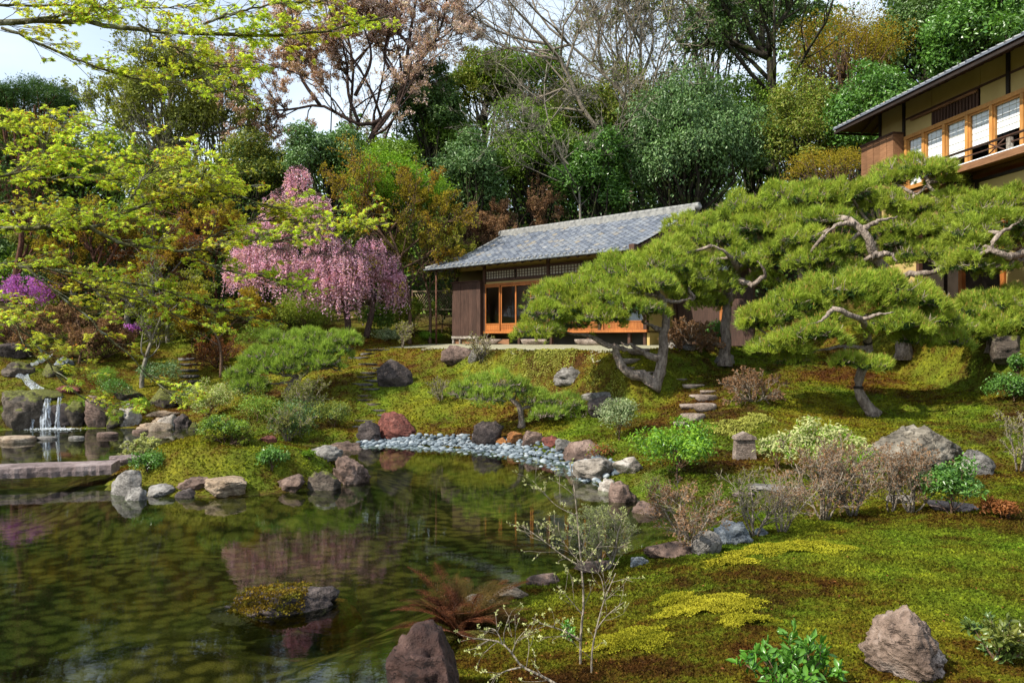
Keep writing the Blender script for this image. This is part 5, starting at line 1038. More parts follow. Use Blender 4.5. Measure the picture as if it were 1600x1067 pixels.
for a in [('reddish trunked maple with brown twigs on the left hill', [(188, 552), (183, 520), (172, 470), (150, 420), (140, 370)], 31, .13, 41, 'red_bark', 'leaf_gold', 4, .07, [[(180, 490), (210, 440), (240, 400)], [(172, 460), (130, 430), (100, 390)], [(155, 430), (180, 390), (190, 350)]]),
          ('thin pale trunked maple leaning right on the left bank', [(222, 590), (228, 560), (238, 530), (250, 500), (262, 460)], 27.5, .09, 42, 'pale_bark', 'leaf_yellow', 4, .06, [[(238, 530), (215, 490), (190, 460)], [(250, 500), (285, 470), (310, 450)]]),
          ('slim twisted tree left of the reddish trunked maple', [(116, 482), (112, 455), (104, 430), (112, 400), (95, 370)], 33, .09, 43, 'pale_bark', 'leaf_olive', 4, .08, [[(108, 430), (80, 400), (50, 380)], [(112, 400), (140, 370), (160, 350)]]),
          ('brown twig crowned maple in the shade behind the far stair', [(338, 470), (335, 430), (338, 390), (320, 350)], 33, .1, 44, 'red_bark', 'leaf_gold', 5, .07, [[(336, 430), (300, 400), (260, 380)], [(336, 420), (370, 390), (385, 360)], [(338, 400), (350, 360), (345, 330)]]),
          ('low wide maple with coppery leaves behind the bank pine', [(345, 590), (345, 550), (335, 520), (300, 490)], 27.5, .06, 45, 'twig_brown', 'leaf_gold', 5, .06, [[(340, 530), (370, 500), (400, 480)], [(342, 540), (310, 520), (280, 510)]]),
          ('bushy tan twigged maple above the waterfall', [(120, 590), (125, 560), (130, 530), (120, 500)], 29, .06, 46, 'twig_brown', 'bud_brown', 5, .06, [[(128, 545), (160, 520), (190, 510)], [(126, 545), (90, 520), (60, 510)]]),
          ('brown leaved maple in the middle of the left hill', [(262, 500), (258, 460), (250, 420), (240, 380)], 32, .1, 47, 'pale_bark', 'leaf_rust', 4, .065, [[(256, 440), (220, 410), (190, 390)], [(256, 440), (290, 400), (310, 370)]])]:
    B(a[0], a[1], a[2], a[3], a[4], a[5], a[6], a[7], a[8], name='maple_tree', limbs=a[9])
B('tall red trunked pine rising at the left edge', [(22, 470), (26, 420), (34, 370), (28, 300), (30, 240)], 32, .17, 48, 'red_bark', 'pine_needle_dark', 3, .12, name='pine_tree', limbs=[[(30, 330), (60, 350), (100, 345)], [(28, 280), (0, 260), (-30, 260)]])
B('tree stump like trunk right of the reddish trunked maple', [(198, 530), (199, 490), (200, 450), (205, 400)], 33, .15, 49, 'pale_bark', 'leaf_mid', 3, .09, limbs=[[(200, 440), (230, 400), (240, 360)], [(200, 440), (170, 410), (150, 380)]])

# ------------------------------------------------------------------ weeping cherries
def weeping(label, trunk, domes, Y, seed, nst):
    rng = np.random.default_rng(seed); P = np.array([pt(a, b, Y) for a, b in trunk]); base = P[0].copy(); t = thing('weeping_cherry', label, 'tree', base); g = G(); S = spline(P, 14); g.tubes(S-base, np.linspace(.13, .04, 14), 8); obj('trunk', g, M['cherry_bark'], t)
    g = G(); gb = G(); gf = G(); tot = sum(d[2] for d in domes)
    for cx, cy, rx, ln in domes:
        c = pt(cx, cy, Y+rng.uniform(-1, 1)); i = rng.integers(6, 13); mid = (S[i]+c)/2+[0, 0, .3]; Q = spline([S[i], mid, c], 8); g.tubes(Q-base, np.linspace(.045, .015, 8), 5)
        m_ = int(nst*(rx+18)/tot); r = rx/F*Y; a = rng.uniform(0, 6.283, m_); rr_ = np.sqrt(rng.uniform(0, 1, m_)); off = np.stack([np.cos(a)*rr_*r, np.sin(a)*rr_*r*.9, -.45*r*rr_**2+rng.normal(0, .05, m_)], -1); st = c+off
        L = ln/F*Y*rng.uniform(.3, 1.0, m_); K = 8; tt = np.linspace(0, 1, K); out = nrm(off*[1, 1, 0]+1e-6)
        Pst = st[:, None, :]+out[:, None, :]*(.25*np.sqrt(tt)[None, :, None]*r*.6)+np.array([0, 0, -1])*L[:, None, None]*tt[None, :, None]+np.cumsum(rng.normal(0, .016, (m_, K, 3)), 1)
        arch = np.stack([c+(st-c)*f+np.array([0, 0, .18*r*math.sin(f*math.pi)]) for f in (0, .5, 1)], 1); gb.tubes(arch-base, np.full((m_, 3), .007), 3); gb.tubes(Pst-base, np.full((m_, K), .003), 3)
        nb2 = 46; Pl, _ = along(Pst, nb2, rng, 0, .028); n = len(Pl); keep = rng.uniform(0, 1, n) < np.repeat(rng.uniform(.35, 1, m_), nb2); Pl = Pl[keep]; n = len(Pl); gf.leaves(Pl-base, nrm(rnd(rng, n)+[0, 0, -.3]), nrm(rnd(rng, n)+[-.2, -.3, .2]), .062*rng.uniform(.6, 1.3, n), .85)
    obj('limbs', g, M['cherry_bark'], t)['kind'] = 'stuff'; obj('hanging_twigs', gb, M['cherry_bark'], t)['kind'] = 'stuff'; obj('blossom', gf, M['blossom_pink'], t)['kind'] = 'stuff'
weeping('tall weeping cherry in full pink bloom left of the garden house', [(545, 525), (540, 480), (520, 430), (490, 370), (470, 300), (466, 262)], [(466, 262, 20, 70), (445, 298, 32, 85), (490, 305, 28, 80), (412, 345, 38, 85), (465, 345, 46, 100), (515, 365, 36, 95), (390, 380, 28, 75), (440, 390, 42, 75), (500, 398, 36, 75), (545, 392, 26, 80), (372, 405, 22, 55), (530, 420, 34, 70), (410, 370, 40, 90), (520, 390, 40, 95), (430, 330, 30, 80)], 30, 61, 850)
weeping('smaller weeping cherry with a leaning trunk between the tall one and the house', [(572, 528), (577, 505), (582, 480), (578, 440), (580, 390)], [(578, 372, 26, 75), (602, 395, 24, 95), (560, 408, 22, 60), (620, 425, 16, 65), (590, 400, 26, 70)], 30.5, 62, 230)

# ------------------------------------------------------------------ trained pines
def pine(label, cat, trunk, r0, limbs, pads, seed, mat='pine_needle', dens=240, nl=.145, nw=.0135, candle=.35, name='pine_tree', Y=20, cords=()):
    rng = np.random.default_rng(seed); gy = ground_at(*trunk[0][:2], water=False)[1]; Y = float(np.clip(gy, Y-1.2, Y+1.2)); W = lambda q: pt(q[0], q[1], Y+(q[2] if len(q) > 2 else 0))
    P = np.array([W(q) for q in trunk]); base = P[0].copy(); t = thing(name, label, cat, base); K = 22; g = G(); S = spline(P, K); S[2:-1] += rng.normal(0, r0*.09, (K-3, 3)); rad = np.linspace(1, .42, K)*r0*(1+rng.normal(0, .05, K)); rad[:3] *= [1.5, 1.2, 1.06]; g.tubes(S-base, rad, 12); obj('trunk', g, M['pine_bark'], t)
    skel = [S]
    for f in cords:
        i = int(f*(K-1)); T_ = nrm(S[i+1]-S[i]); gg = G()
        for q in range(3): gg.tubes([S[i]+T_*(.022*q)-base, S[i]+T_*(.022*q+.018)-base], [rad[i]*1.14]*2, 10)
        obj('cord', gg, M['wood_black'], t)
    for lb, f in limbs:
        Q = spline([W(q) for q in lb], 16); Q[2:-1] += rng.normal(0, r0*f*.2, (13, 3)); gg = G(); gg.tubes(Q-base, np.linspace(1, .2, 16)*r0*f*(1+rng.normal(0, .09, 16)), 9); obj('limb', gg, M['pine_bark'], t); skel.append(Q)
    A = np.concatenate(skel); gt = G(); gn = G(); gc = G()
    for pd in pads:
        cx, cy, rx, ry = pd[:4]; dy = pd[4] if len(pd) > 4 else 0; c = pt(cx, cy, Y+dy); r = rx*1.0/F*(Y+dy); hh = ry/F*(Y+dy)
        rd = r*.85; el = (c[2]-EYE)/c[1]
        n = int(dens*math.pi*r*rd*1.15)+20; a = rng.uniform(0, 6.283, n); q = np.sqrt(rng.uniform(0, 1, n)); edge_ = 1+.16*np.sin(a*3+seed+cx)+.10*np.sin(a*7+cy); x = np.cos(a)*q*r*edge_; y = np.sin(a)*q*rd*edge_
        lump = .16*hh*(np.sin(x*5+cx)*np.sin(y*5+cy)); ms = max(6, int(r*rd*14)); sa = rng.uniform(0, 6.283, ms); sq = np.sqrt(rng.uniform(0, 1, ms))*.95; sx, sy = np.cos(sa)*sq*r, np.sin(sa)*sq*rd; dm = np.sqrt(((x[:, None]-sx)**2+(y[:, None]-sy)**2).min(1)); lump = lump+.55*hh*np.clip(1-(dm/.24)**2, -.8, 1); z = (hh*1.1)*(1-q**2.2)-hh*.55+lump+rng.normal(0, hh*.08, n)-rng.uniform(0, 1, n)**3*hh*.8; Pp = c+np.stack([x, y, z], -1)
        ax = nrm(np.stack([x/r*.7, y/rd*.7, np.full(n, 1.0)], -1)+rnd(rng, n)*.22)
        gn.needles(Pp-base, ax, 13, nl, nw, rng, .8)
        n2_ = n//3; a3 = rng.uniform(0, 6.283, n2_); q3 = np.sqrt(rng.uniform(0, 1, n2_))*.85; Pi = c+np.stack([np.cos(a3)*q3*r, np.sin(a3)*q3*rd, -hh*rng.uniform(.35, .75, n2_)], -1); gn.needles(Pi-base, nrm(rnd(rng, n2_)+[0, 0, .2]), 8, nl*.9, nw, rng, .9, 1)  # darker needles below each pad: its underside shade put into the colour
        k = rng.uniform(0, 1, n) < candle*.5; gc.leaves((Pp+ax*nl*.5)[k]-base, nrm(ax[k]*.3+[0, 0, 1]), rnd(rng, k.sum()), nl*.62, .13)
        # twiggy framework under the pad, joined to the nearest limb
        j = np.argmin(np.linalg.norm(A-(c-[0, 0, hh*.6]), axis=1)); root = A[j]; cc = c-[0, 0, hh*.55]; Q = spline([root, (root+cc)/2+rng.normal(0, .06, 3), cc], 7); gt.tubes(Q-base, np.linspace(r0*.28, r0*.16, 7), 6)
        m_ = 10; a2 = np.arange(m_)/m_*6.283+rng.uniform(0, .5, m_); e = cc+np.stack([np.cos(a2)*r*.85, np.sin(a2)*rd*.85, np.full(m_, hh*.15)], -1); md = cc*.5+e*.5+rng.normal(0, .05*r, (m_, 3)); P3 = np.stack([np.tile(cc, (m_, 1)), cc*.7+md*.3+rng.normal(0, .03*r, (m_, 3)), md, (md+e)/2+rng.normal(0, .03*r, (m_, 3)), e], 1); gt.tubes(P3-base, np.tile(np.linspace(r0*.17, .010, 5), (m_, 1)), 4); e2 = np.stack([np.cos(a2+.3)*r*.7, np.sin(a2+.3)*rd*.7-.05, np.full(m_, -hh*.35)], -1)+c; P4 = np.stack([np.tile(cc, (m_, 1)), cc*.6+e2*.4+rng.normal(0, .05*r, (m_, 3)), e2], 1); gt.tubes(P4-base, np.tile([r0*.13, r0*.09, .008], (m_, 1)), 4)
        Pb, Tb = along(P3, 9, rng, .2, 0); D = nrm(Tb*.6+rnd(rng, len(Pb))*.5+[0, 0, .5]); gt.tubes(curve_pts(Pb-base, D, np.full(len(Pb), r*.3), 4, rng, .25, .1), np.tile([.009, .008, .006, .004], (len(Pb), 1)), 3)
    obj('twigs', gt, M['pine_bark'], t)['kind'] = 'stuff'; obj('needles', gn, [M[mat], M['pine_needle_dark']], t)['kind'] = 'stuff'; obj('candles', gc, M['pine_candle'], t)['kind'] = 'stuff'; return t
pine('forked old pine in the centre with a long limb sweeping left towards the house', 'pine tree', [(1018, 607), (1028, 590), (1035, 562), (1036, 530), (1040, 500), (1036, 470), (1025, 455)], .17,
     [([(1022, 600), (1005, 588), (985, 586), (968, 565), (960, 542), (945, 537), (925, 528), (900, 521), (884, 519)], .85), ([(958, 540), (985, 547), (1012, 545)], .45), ([(1034, 560), (1012, 555), (990, 542), (970, 535)], .65), ([(1037, 520), (1020, 510), (1002, 502)], .5), ([(1036, 470), (1055, 472), (1085, 465)], .4), ([(1030, 462), (1000, 462), (965, 468), (935, 470)], .4), ([(1032, 468), (1015, 440), (985, 425)], .4), ([(884, 519), (870, 500), (862, 480)], .4)],
     [(858, 458, 36, 20), (848, 484, 34, 15, -.6), (840, 513, 40, 13, -.7), (888, 502, 36, 14, .2), (905, 474, 44, 16, -.3), (922, 436, 50, 20, .2), (972, 418, 56, 24, 0), (1030, 408, 55, 25, .3), (1015, 440, 52, 14, -.9), (955, 455, 42, 14, -.7), (1080, 428, 40, 22, .5), (1075, 456, 32, 12, .8), (1000, 478, 44, 12, -1), (945, 492, 38, 12, -.9), (1045, 388, 44, 20, .8), (890, 445, 30, 12, .6)], 71, Y=21)
pine('tall spreading pine behind the forked one, its lumpy crown hiding the end of the roof', 'pine tree', [(1132, 572), (1134, 530), (1136, 480), (1148, 455), (1150, 430), (1170, 415)], .17, [([(1140, 470), (1128, 450), (1120, 435)], .5), ([(1150, 440, -.8), (1180, 443, -1.3), (1195, 425, -1.5), (1183, 408, -1.5)], .6), ([(1152, 418, -1), (1136, 396, -1.5), (1112, 384, -1.5)], .5), ([(1170, 415), (1200, 395), (1215, 385)], .45)],
     [(1082, 348, 44, 18), (1165, 316, 48, 18), (1218, 300, 42, 17), (1058, 384, 38, 15, -.4), (1120, 368, 46, 16, -.5), (1182, 352, 50, 17, -.5), (1098, 408, 44, 14, -.8), (1158, 400, 44, 14, -.9), (1215, 388, 42, 14, -.8), (1118, 440, 38, 12, -.8), (1235, 332, 40, 16, .3), (1105, 468, 34, 11, 0), (1196, 436, 30, 11, -.5)], 72, Y=22.3)
pine('broad old pine in front of the villa with a dark twisting trunk', 'pine tree', [(1413, 562), (1412, 530), (1405, 480), (1392, 430, -.8), (1372, 412, -1.3), (1362, 388, -1.5), (1352, 366, -1.5), (1338, 352, -1.5), (1326, 342, -1.4)], .2,
     [([(1362, 400, -1.5), (1385, 396, -1.6), (1402, 408, -1.7)], .5), ([(1400, 440, -.8), (1425, 428, -1.2), (1460, 425, -1.5), (1500, 400, -1.5)], .55), ([(1335, 350, -1.5), (1308, 352, -1.6), (1288, 368, -1.7)], .4), ([(1465, 425, -1.4), (1492, 402, -1.5), (1515, 372, -1.2)], .5), ([(1345, 362, -1.5), (1372, 346, -1.6), (1402, 338, -1.5)], .4), ([(1410, 330), (1425, 310), (1438, 300), (1450, 285)], .4), ([(1400, 380), (1420, 360), (1440, 345)], .4), ([(1362, 385), (1400, 345), (1412, 325)], .45)],
     [(1435, 260, 62, 17, .5), (1388, 278, 36, 13, .6), (1480, 276, 32, 12, .6), (1272, 302, 50, 18), (1330, 298, 50, 18), (1385, 312, 44, 15), (1292, 338, 48, 15, -.6), (1432, 322, 46, 14), (1485, 312, 44, 16), (1258, 368, 42, 15, -.8), (1305, 384, 44, 14, -1), (1408, 352, 46, 14, -.4), (1462, 350, 46, 15, -.4), (1400, 378, 30, 10, -.4), (1440, 392, 46, 15, -.9), (1482, 384, 40, 14, -.6), (1262, 402, 42, 13, -1), (1240, 338, 36, 15), (1328, 418, 34, 11, -1.1)], 73, Y=21.5)
pine('small trained pine on the near moss slope with a curved trunk wrapped in cord', 'pine tree', [(1368, 650), (1350, 628), (1341, 605), (1346, 580), (1356, 558), (1357, 535), (1352, 515, -.3), (1344, 500, -.9), (1325, 490, -1.1), (1300, 482, -1.1)], .115,
     [([(1352, 515), (1380, 505), (1420, 500)], .6), ([(1300, 482), (1285, 500), (1270, 520)], .45), ([(1345, 500), (1390, 478), (1430, 470)], .5), ([(1355, 545), (1320, 540), (1270, 550), (1240, 560)], .45), ([(1300, 484, -1.1), (1285, 500, -1.1), (1262, 508, -1)], .4), ([(1345, 500, -.9), (1372, 492, -1.2), (1396, 488, -1.2)], .45)],
     [(1312, 446, 70, 24), (1378, 446, 66, 24), (1248, 468, 56, 19), (1432, 462, 50, 19), (1198, 490, 46, 15), (1262, 516, 56, 14, -.6), (1218, 535, 46, 12, -.3), (1402, 500, 56, 14, -.4), (1460, 494, 38, 14), (1178, 502, 28, 10, .2), (1330, 562, 34, 9, -.6), (1364, 568, 30, 9, -.8), (1440, 526, 38, 11, .2), (1240, 560, 30, 9, 0), (1486, 530, 32, 12, .3), (1290, 495, 28, 7, -.3)], 74, Y=17.3, cords=(.2, .52), dens=380, nl=.14, candle=.8)
pine('old pine at the right edge with a thick twisting limb reaching left', 'pine tree', [(1650, 560), (1640, 480), (1610, 400), (1580, 385), (1560, 372)], .2, [([(1600, 395, -.8), (1572, 402, -1.2), (1550, 388, -1.2), (1562, 366, -1.2), (1588, 350, -1)], .55), ([(1625, 430), (1590, 405), (1560, 392)], .6), ([(1600, 330), (1590, 310), (1575, 300)], .4)],
     [(1540, 320, 50, 24), (1590, 312, 50, 24), (1520, 355, 45, 20, -.4), (1570, 345, 45, 18, -.4), (1530, 385, 42, 18, -.6), (1510, 410, 40, 16, -.6), (1600, 365, 34, 16, -.3), (1560, 415, 28, 10, -.8)], 75, Y=20.5)
pine('low young pine below the twisting limb at the right edge', 'pine tree', [(1545, 552), (1548, 525), (1545, 505), (1550, 490)], .08, [([(1546, 510), (1520, 500), (1500, 495)], .5)], [(1520, 478, 45, 20), (1570, 468, 50, 22), (1560, 495, 48, 18, -.3), (1600, 490, 30, 18), (1500, 505, 34, 14, -.3), (1530, 520, 30, 12, -.3)], 76, Y=18.6, dens=380, nl=.14, candle=.8)
pine('thin sprawling pine on the moss slope above the pebble beach', 'pine tree', [(815, 668), (815, 650), (810, 632), (795, 622), (775, 610), (755, 602)], .085, [([(790, 618), (770, 600), (750, 590)], .6), ([(812, 640), (840, 632), (870, 640)], .6), ([(755, 602), (735, 608), (720, 612)], .5), ([(870, 640), (900, 655), (925, 680), (942, 697)], .6)],
     [(745, 598, 34, 16), (785, 595, 38, 16), (760, 618, 34, 12, -.4), (725, 612, 26, 11), (840, 622, 34, 12), (875, 628, 40, 13), (905, 645, 30, 11), (855, 645, 30, 9, -.5), (810, 605, 25, 11)], 77, 'pine_needle_soft', Y=20.6, dens=110, candle=.1, nl=.15)
pine('soft green pine on the left bank with a dark crooked trunk', 'pine tree', [(452, 612), (458, 598), (470, 588), (482, 578), (490, 568)], .12, [([(470, 588), (440, 585), (410, 580)], .6), ([(482, 578), (510, 575), (535, 580)], .5), ([(460, 596), (425, 600), (400, 598)], .4)],
     [(470, 548, 50, 14), (420, 552, 44, 12), (518, 542, 36, 13), (382, 576, 34, 10), (438, 572, 40, 9, -.4), (502, 564, 36, 9, -.3), (542, 528, 26, 10), (392, 598, 30, 8, -.3), (495, 524, 40, 13, .4), (448, 526, 36, 11, .4)], 78, 'pine_needle_soft', Y=22.5, dens=190, candle=.1)
# ------------------------------------------------------------------ shrubs
def twig_shrub(label, px, py, w, h, seed, bark='twig_grey', leafm='bud_brown', nb=3, leaf=.018, stems=8, name='bare_shrub', cat='shrub', group=None, fan=.62, lv3=True, Y=None, dome=False, tr=None):
    rng = np.random.default_rng(seed); p = ground_at(px, py, water=False) if Y is None else pt(px, py, Y); Hm = h/F*p[1]; Wm = w/F*p[1]; t = thing(name, label, cat, p, 0, group)
    a = rng.uniform(0, 6.283, stems); tl = fan*rng.uniform(.2, 1.2, stems)*Wm/Hm; D = nrm(np.stack([np.cos(a)*tl, np.sin(a)*tl, np.ones(stems)], -1)); g = G(); r0 = tr or .011*Hm+.006
    st = np.stack([np.cos(a), np.sin(a), np.zeros(stems)], -1)*.03*Hm-[0, 0, .03]
    lv = [dict(K=6, jit=.14, up=.03), dict(n=7, K=5, len=.62, ang=44, rad=.6, up=.06, t0=.22), dict(n=6, K=4, len=.5, ang=42, rad=.6, up=.06)]+([dict(n=5, K=3, len=.5, ang=42, rad=.6)] if lv3 else [])
    tips = grow(g, rng, st, D, np.full(stems, Hm*.72), np.full(stems, r0), lv, sides=(5, 4, 3, 3), mins=.0016*max(1, p[1]/7))
    obj('stems', g, M[bark], t)['kind'] = 'stuff'
    if nb: Pl, Tl = along(tips, nb, rng, .3, .004); n = len(Pl); g = G(); g.leaves(Pl, nrm(Tl+rnd(rng, n)*.6), rnd(rng, n), leaf*rng.uniform(.6, 1.4, n), .55); obj('buds' if leafm.startswith('bud') else 'leaves', g, M[leafm], t)['kind'] = 'stuff'
    return t
TS = twig_shrub
TS('bare rusty tipped azalea at the pond edge, leftmost of the near row', 1072, 862, 135, 118, 101, leafm='bud_brown', nb=2, leaf=.022)
TS('sparse yellow budded azalea in front of the jagged blue grey rock', 1180, 838, 110, 118, 102, 'twig_grey', 'leaf_yellow', 1, .018, 5)
TS('bare azalea on a single short trunk right of the jagged blue grey rock', 1220, 832, 105, 110, 103, nb=2, stems=5)
TS('tall bare azalea in the middle of the near row', 1288, 812, 105, 135, 104, nb=2, leaf=.022)
TS('pink tipped bare azalea below the huge boulder, left one', 1332, 806, 105, 125, 105, nb=2, leaf=.022)
TS('thin bare azalea below the middle of the huge boulder', 1392, 800, 80, 95, 106, nb=2, stems=5)
TS('bare azalea with rusty buds just left of the dark green shrub', 1425, 801, 115, 108, 107, nb=2, leaf=.022)
TS('domed bare azalea with white twigs above the stone marker path', 1178, 628, 115, 58, 108, nb=3, leaf=.035, stems=12, fan=.9)
TS('pale sapling shrub with light twigs at the right edge of the moss slope', 1592, 738, 60, 110, 109, 'twig_grey', 'leaf_yellow', 1, .03, 3, fan=.4)
TS('small leafless shrub standing before the blocky rock below the house', 752, 568, 30, 50, 110, 'twig_grey', 'leaf_yellow', 1, .03, 5)
TS('tiny pale bare shrub on the moss left of the thin sprawling pine', 690, 628, 34, 40, 111, 'twig_grey', 'leaf_yellow', 1, .03, 4)
TS('small budding shrub at the top of the left steps', 628, 545, 24, 46, 112, 'twig_grey', 'leaf_yellow', 2, .035, 4)
TS('yellow budded bare bush behind the moss mound of the peninsula', 355, 694, 90, 42, 113, 'twig_brown', 'leaf_yellow', 3, .03, 9, fan=.9)
TS('bushy tan twigged shrub on the bank right of the soft green pine trunk', 480, 650, 80, 66, 114, 'twig_grey', 'leaf_olive', 3, .04, 9)
TS('tall tan twigged shrub above the black grey layered rock', 450, 690, 80, 60, 115, 'twig_grey', 'leaf_olive', 2, .035, 8)
TS('rusty rounded bush behind the centre pine trunk', 1078, 548, 84, 52, 116, 'twig_grey', 'bud_brown', 4, .05, 14, fan=.9)
TS('round budding bush with pale yellow green leaves leaning over the near shore', 945, 892, 100, 108, 117, 'twig_grey', 'leaf_pale', 3, .022, 6, name='budding_shrub')
TS('cream budded little bush at the back of the dark green plant on the peninsula', 222, 716, 62, 38, 118, 'twig_brown', 'leaf_pale', 6, .04, 8, name='budding_shrub', fan=.9)
TS('brown twigged bush on the slope left of the far stair', 165, 560, 110, 60, 119, 'twig_brown', 'bud_brown', 3, .05, 12, fan=.9)
TS('brown twigged bush at the far left beside the cascade', 20, 545, 90, 60, 120, 'twig_brown', 'bud_brown', 3, .05, 12, fan=.9)
TS('brown thicket right of the far stair', 340, 575, 70, 55, 121, 'twig_brown', 'leaf_rust', 3, .05, 10, fan=.9)

def leafy(label, px, py, w, h, seed, mat='leaf_mid', nleaf=2500, leaf=.06, bark='twig_brown', name='shrub', cat='shrub', group=None, ncl=14, lw=.45, Y=None, clump=.38, low=-.3, mat2=None, lift=.5, deep=.9, tr=None):
    p = ground_at(px, py, water=False) if Y is None else pt(px, py, Y); s = p[1]/F; c = p+[0, w*s*.1, h*s*.52]; return crown_tree(name, label, cat, p, c, [w*s*.42, w*s*.42*deep, h*s*.42], mat, ncl, nleaf, leaf, bark, tr or .012+.02*h*s*.3, seed, group, clump, low=low, lw=lw, mat2=mat2, inner=.2)
L = leafy
L('bright green camellia shrub beside the stone marker', 1058, 752, 150, 92, 201, 'leaf_lime', 4200, .07, ncl=26, mat2='leaf_gloss', clump=.28)
L('feathery pale green bush below the bright green camellia at the water', 1022, 790, 70, 44, 202, 'leaf_olive', 2600, .04, lw=.2, mat2='leaf_lime')
L('round cream and green variegated shrub on the moss slope', 966, 688, 70, 72, 203, 'leaf_variegated', 3600, .05, ncl=22)
L('pale yellow leaved shrub behind the bare azaleas, right of the stone marker', 1285, 752, 140, 92, 204, 'leaf_pale', 3600, .07, ncl=26, clump=.24, mat2='leaf_lime')
L('light leaved low branch shrub right of the stone marker', 1215, 738, 64, 70, 205, 'leaf_pale', 1300, .065, ncl=12, clump=.24, mat2='leaf_mid')
L('green leaved shrub between the bare azaleas', 1355, 770, 80, 70, 206, 'leaf_lime', 1000, .05, ncl=16, clump=.25, mat2='leaf_mid')
L('dark glossy green shrub at the end of the near azalea row', 1492, 803, 100, 78, 207, 'leaf_gloss', 2600, .055, ncl=20)
L('small green shrub against the huge boulder', 1440, 770, 60, 40, 208, 'leaf_gloss', 900, .05)
L('glossy dark shrub at the right edge of the moss slope', 1582, 628, 70, 46, 209, 'leaf_gloss', 2200, .06)
L('small dark shrub at the right edge above the glossy one', 1592, 590, 30, 36, 210, 'leaf_gloss', 900, .06)
L('yellow green leaved bush right of the smaller weeping cherry', 648, 528, 74, 66, 211, 'leaf_yellow', 2600, .09, ncl=18, mat2='leaf_mid', clump=.3)
L('dark green shrub behind the yellow green bush by the house', 690, 520, 70, 90, 212, 'leaf_dark', 4200, .10, ncl=20)
L('dark green hedge shrub under the smaller weeping cherry', 595, 525, 80, 50, 213, 'leaf_mid', 3400, .09, ncl=18, mat2='leaf_dark')
L('white speckled low plant at the top of the left steps', 605, 534, 60, 16, 214, 'leaf_variegated', 1300, .07, ncl=14)
L('low lime groundcover plant beside the house corner', 668, 533, 44, 14, 215, 'leaf_lime', 700, .07)
L('yellow green rounded bush on the far bank beside the stair', 325, 664, 92, 72, 216, 'leaf_pale', 4600, .06, ncl=26, mat2='leaf_lime', clump=.25)
L('dense dark green shrub behind the peninsula mound, left part', 350, 690, 84, 40, 243, 'leaf_mid', 3600, .05, ncl=20, mat2='leaf_dark')
L('small leaved dark shrub behind the peninsula mound, right part', 452, 690, 80, 44, 244, 'leaf_dark', 3600, .05, ncl=20, mat2='leaf_bluegreen')
L('low olive shrub on the bank below the steps to the house', 520, 668, 70, 40, 245, 'leaf_olive', 2600, .05, ncl=16, mat2='leaf_dark')
L('dark low shrub filling the bank under the soft green pine trunk', 385, 630, 90, 44, 246, 'leaf_dark', 3600, .055, ncl=20, mat2='leaf_mid')
L('dark leaved bush left of the yellow green rounded bush', 288, 640, 40, 42, 217, 'leaf_gloss', 1600, .06)
L('grey green low bush at the foot of the thin pale trunk', 250, 608, 80, 44, 218, 'leaf_bluegreen', 2800, .06)
L('small leaved green bush above the upright brown rock', 178, 625, 60, 36, 219, 'leaf_gloss', 1400, .06)
L('grassy green tuft plant right of the waterfall', 122, 655, 34, 34, 220, 'leaf_lime', 900, .10, lw=.12)
L('weeping mossy fern plant over the pale leaning rock', 215, 652, 44, 28, 221, 'leaf_lime', 1300, .06, lw=.25, mat2='leaf_mid')
L('dark green broad leaved plant at the bridge end of the peninsula', 230, 742, 66, 36, 222, 'leaf_gloss', 1500, .05, ncl=16)
L('dark green leafy plant on the right half of the peninsula', 424, 738, 64, 42, 223, 'leaf_gloss', 900, .06, ncl=14)
L('low green bush below the soft green pine', 400, 660, 90, 42, 224, 'leaf_mid', 3000, .05, mat2='leaf_yellow')
L('grey leaved bush right below the soft green pine', 470, 668, 90, 40, 225, 'leaf_bluegreen', 3000, .05, mat2='leaf_olive')
L('lime plant tuft behind the peninsula tip', 483, 722, 24, 14, 226, 'leaf_lime', 500, .04)
L('juniper like clipped green mound under the weeping cherry', 472, 520, 110, 62, 227, 'pine_needle', 7500, .10, lw=.14, ncl=26, mat2='leaf_mid')
L('clipped green mound on the slope left of the weeping cherry', 405, 560, 90, 60, 228, 'leaf_mid', 5200, .08, lw=.3, ncl=22, mat2='leaf_olive')
L('olive shrub at the top of the far left hill', 70, 510, 100, 60, 229, 'leaf_olive', 4500, .08, ncl=20, mat2='leaf_mid')
L('dark shrub behind the purple azalea', 80, 470, 120, 70, 230, 'leaf_dark', 5500, .10, ncl=20, Y=34)
L('low green plants along the top of the waterfall', 160, 600, 80, 24, 231, 'leaf_mid', 1900, .05, mat2='leaf_lime')
L('olive bush behind the far stair', 300, 545, 90, 56, 232, 'leaf_olive', 4500, .08, mat2='leaf_dark')
L('dark hedge closing the view left of the weeping cherry', 380, 480, 120, 90, 233, 'leaf_dark', 6500, .10, ncl=24, Y=33)
L('dark undergrowth behind the reddish trunked maple', 200, 500, 150, 90, 234, 'leaf_dark', 7500, .11, ncl=26, Y=34.5)
L('dark shrub between the far trunks', 110, 450, 140, 90, 235, 'leaf_mid', 6500, .11, ncl=24, Y=36, mat2='leaf_dark')
L('brown green brush in the middle of the left hill', 275, 440, 160, 110, 236, 'leaf_rust', 6500, .09, ncl=40, Y=35, mat2='leaf_olive', clump=.22)
L('rust coloured heather clump at the right edge behind the near moss hill', 1578, 812, 70, 28, 237, 'leaf_rust', 1500, .04)
L('red tinged low plant under the dark trunk above the right pebbles', 945, 716, 60, 18, 238, 'leaf_rust', 900, .05, mat2='leaf_mid')
L('green bush between the pines behind the domed bare azalea', 1115, 545, 50, 44, 239, 'leaf_gloss', 2200, .07)
L('small green plant under the end of the forked pine limb', 1068, 520, 30, 22, 240, 'leaf_gloss', 700, .06)
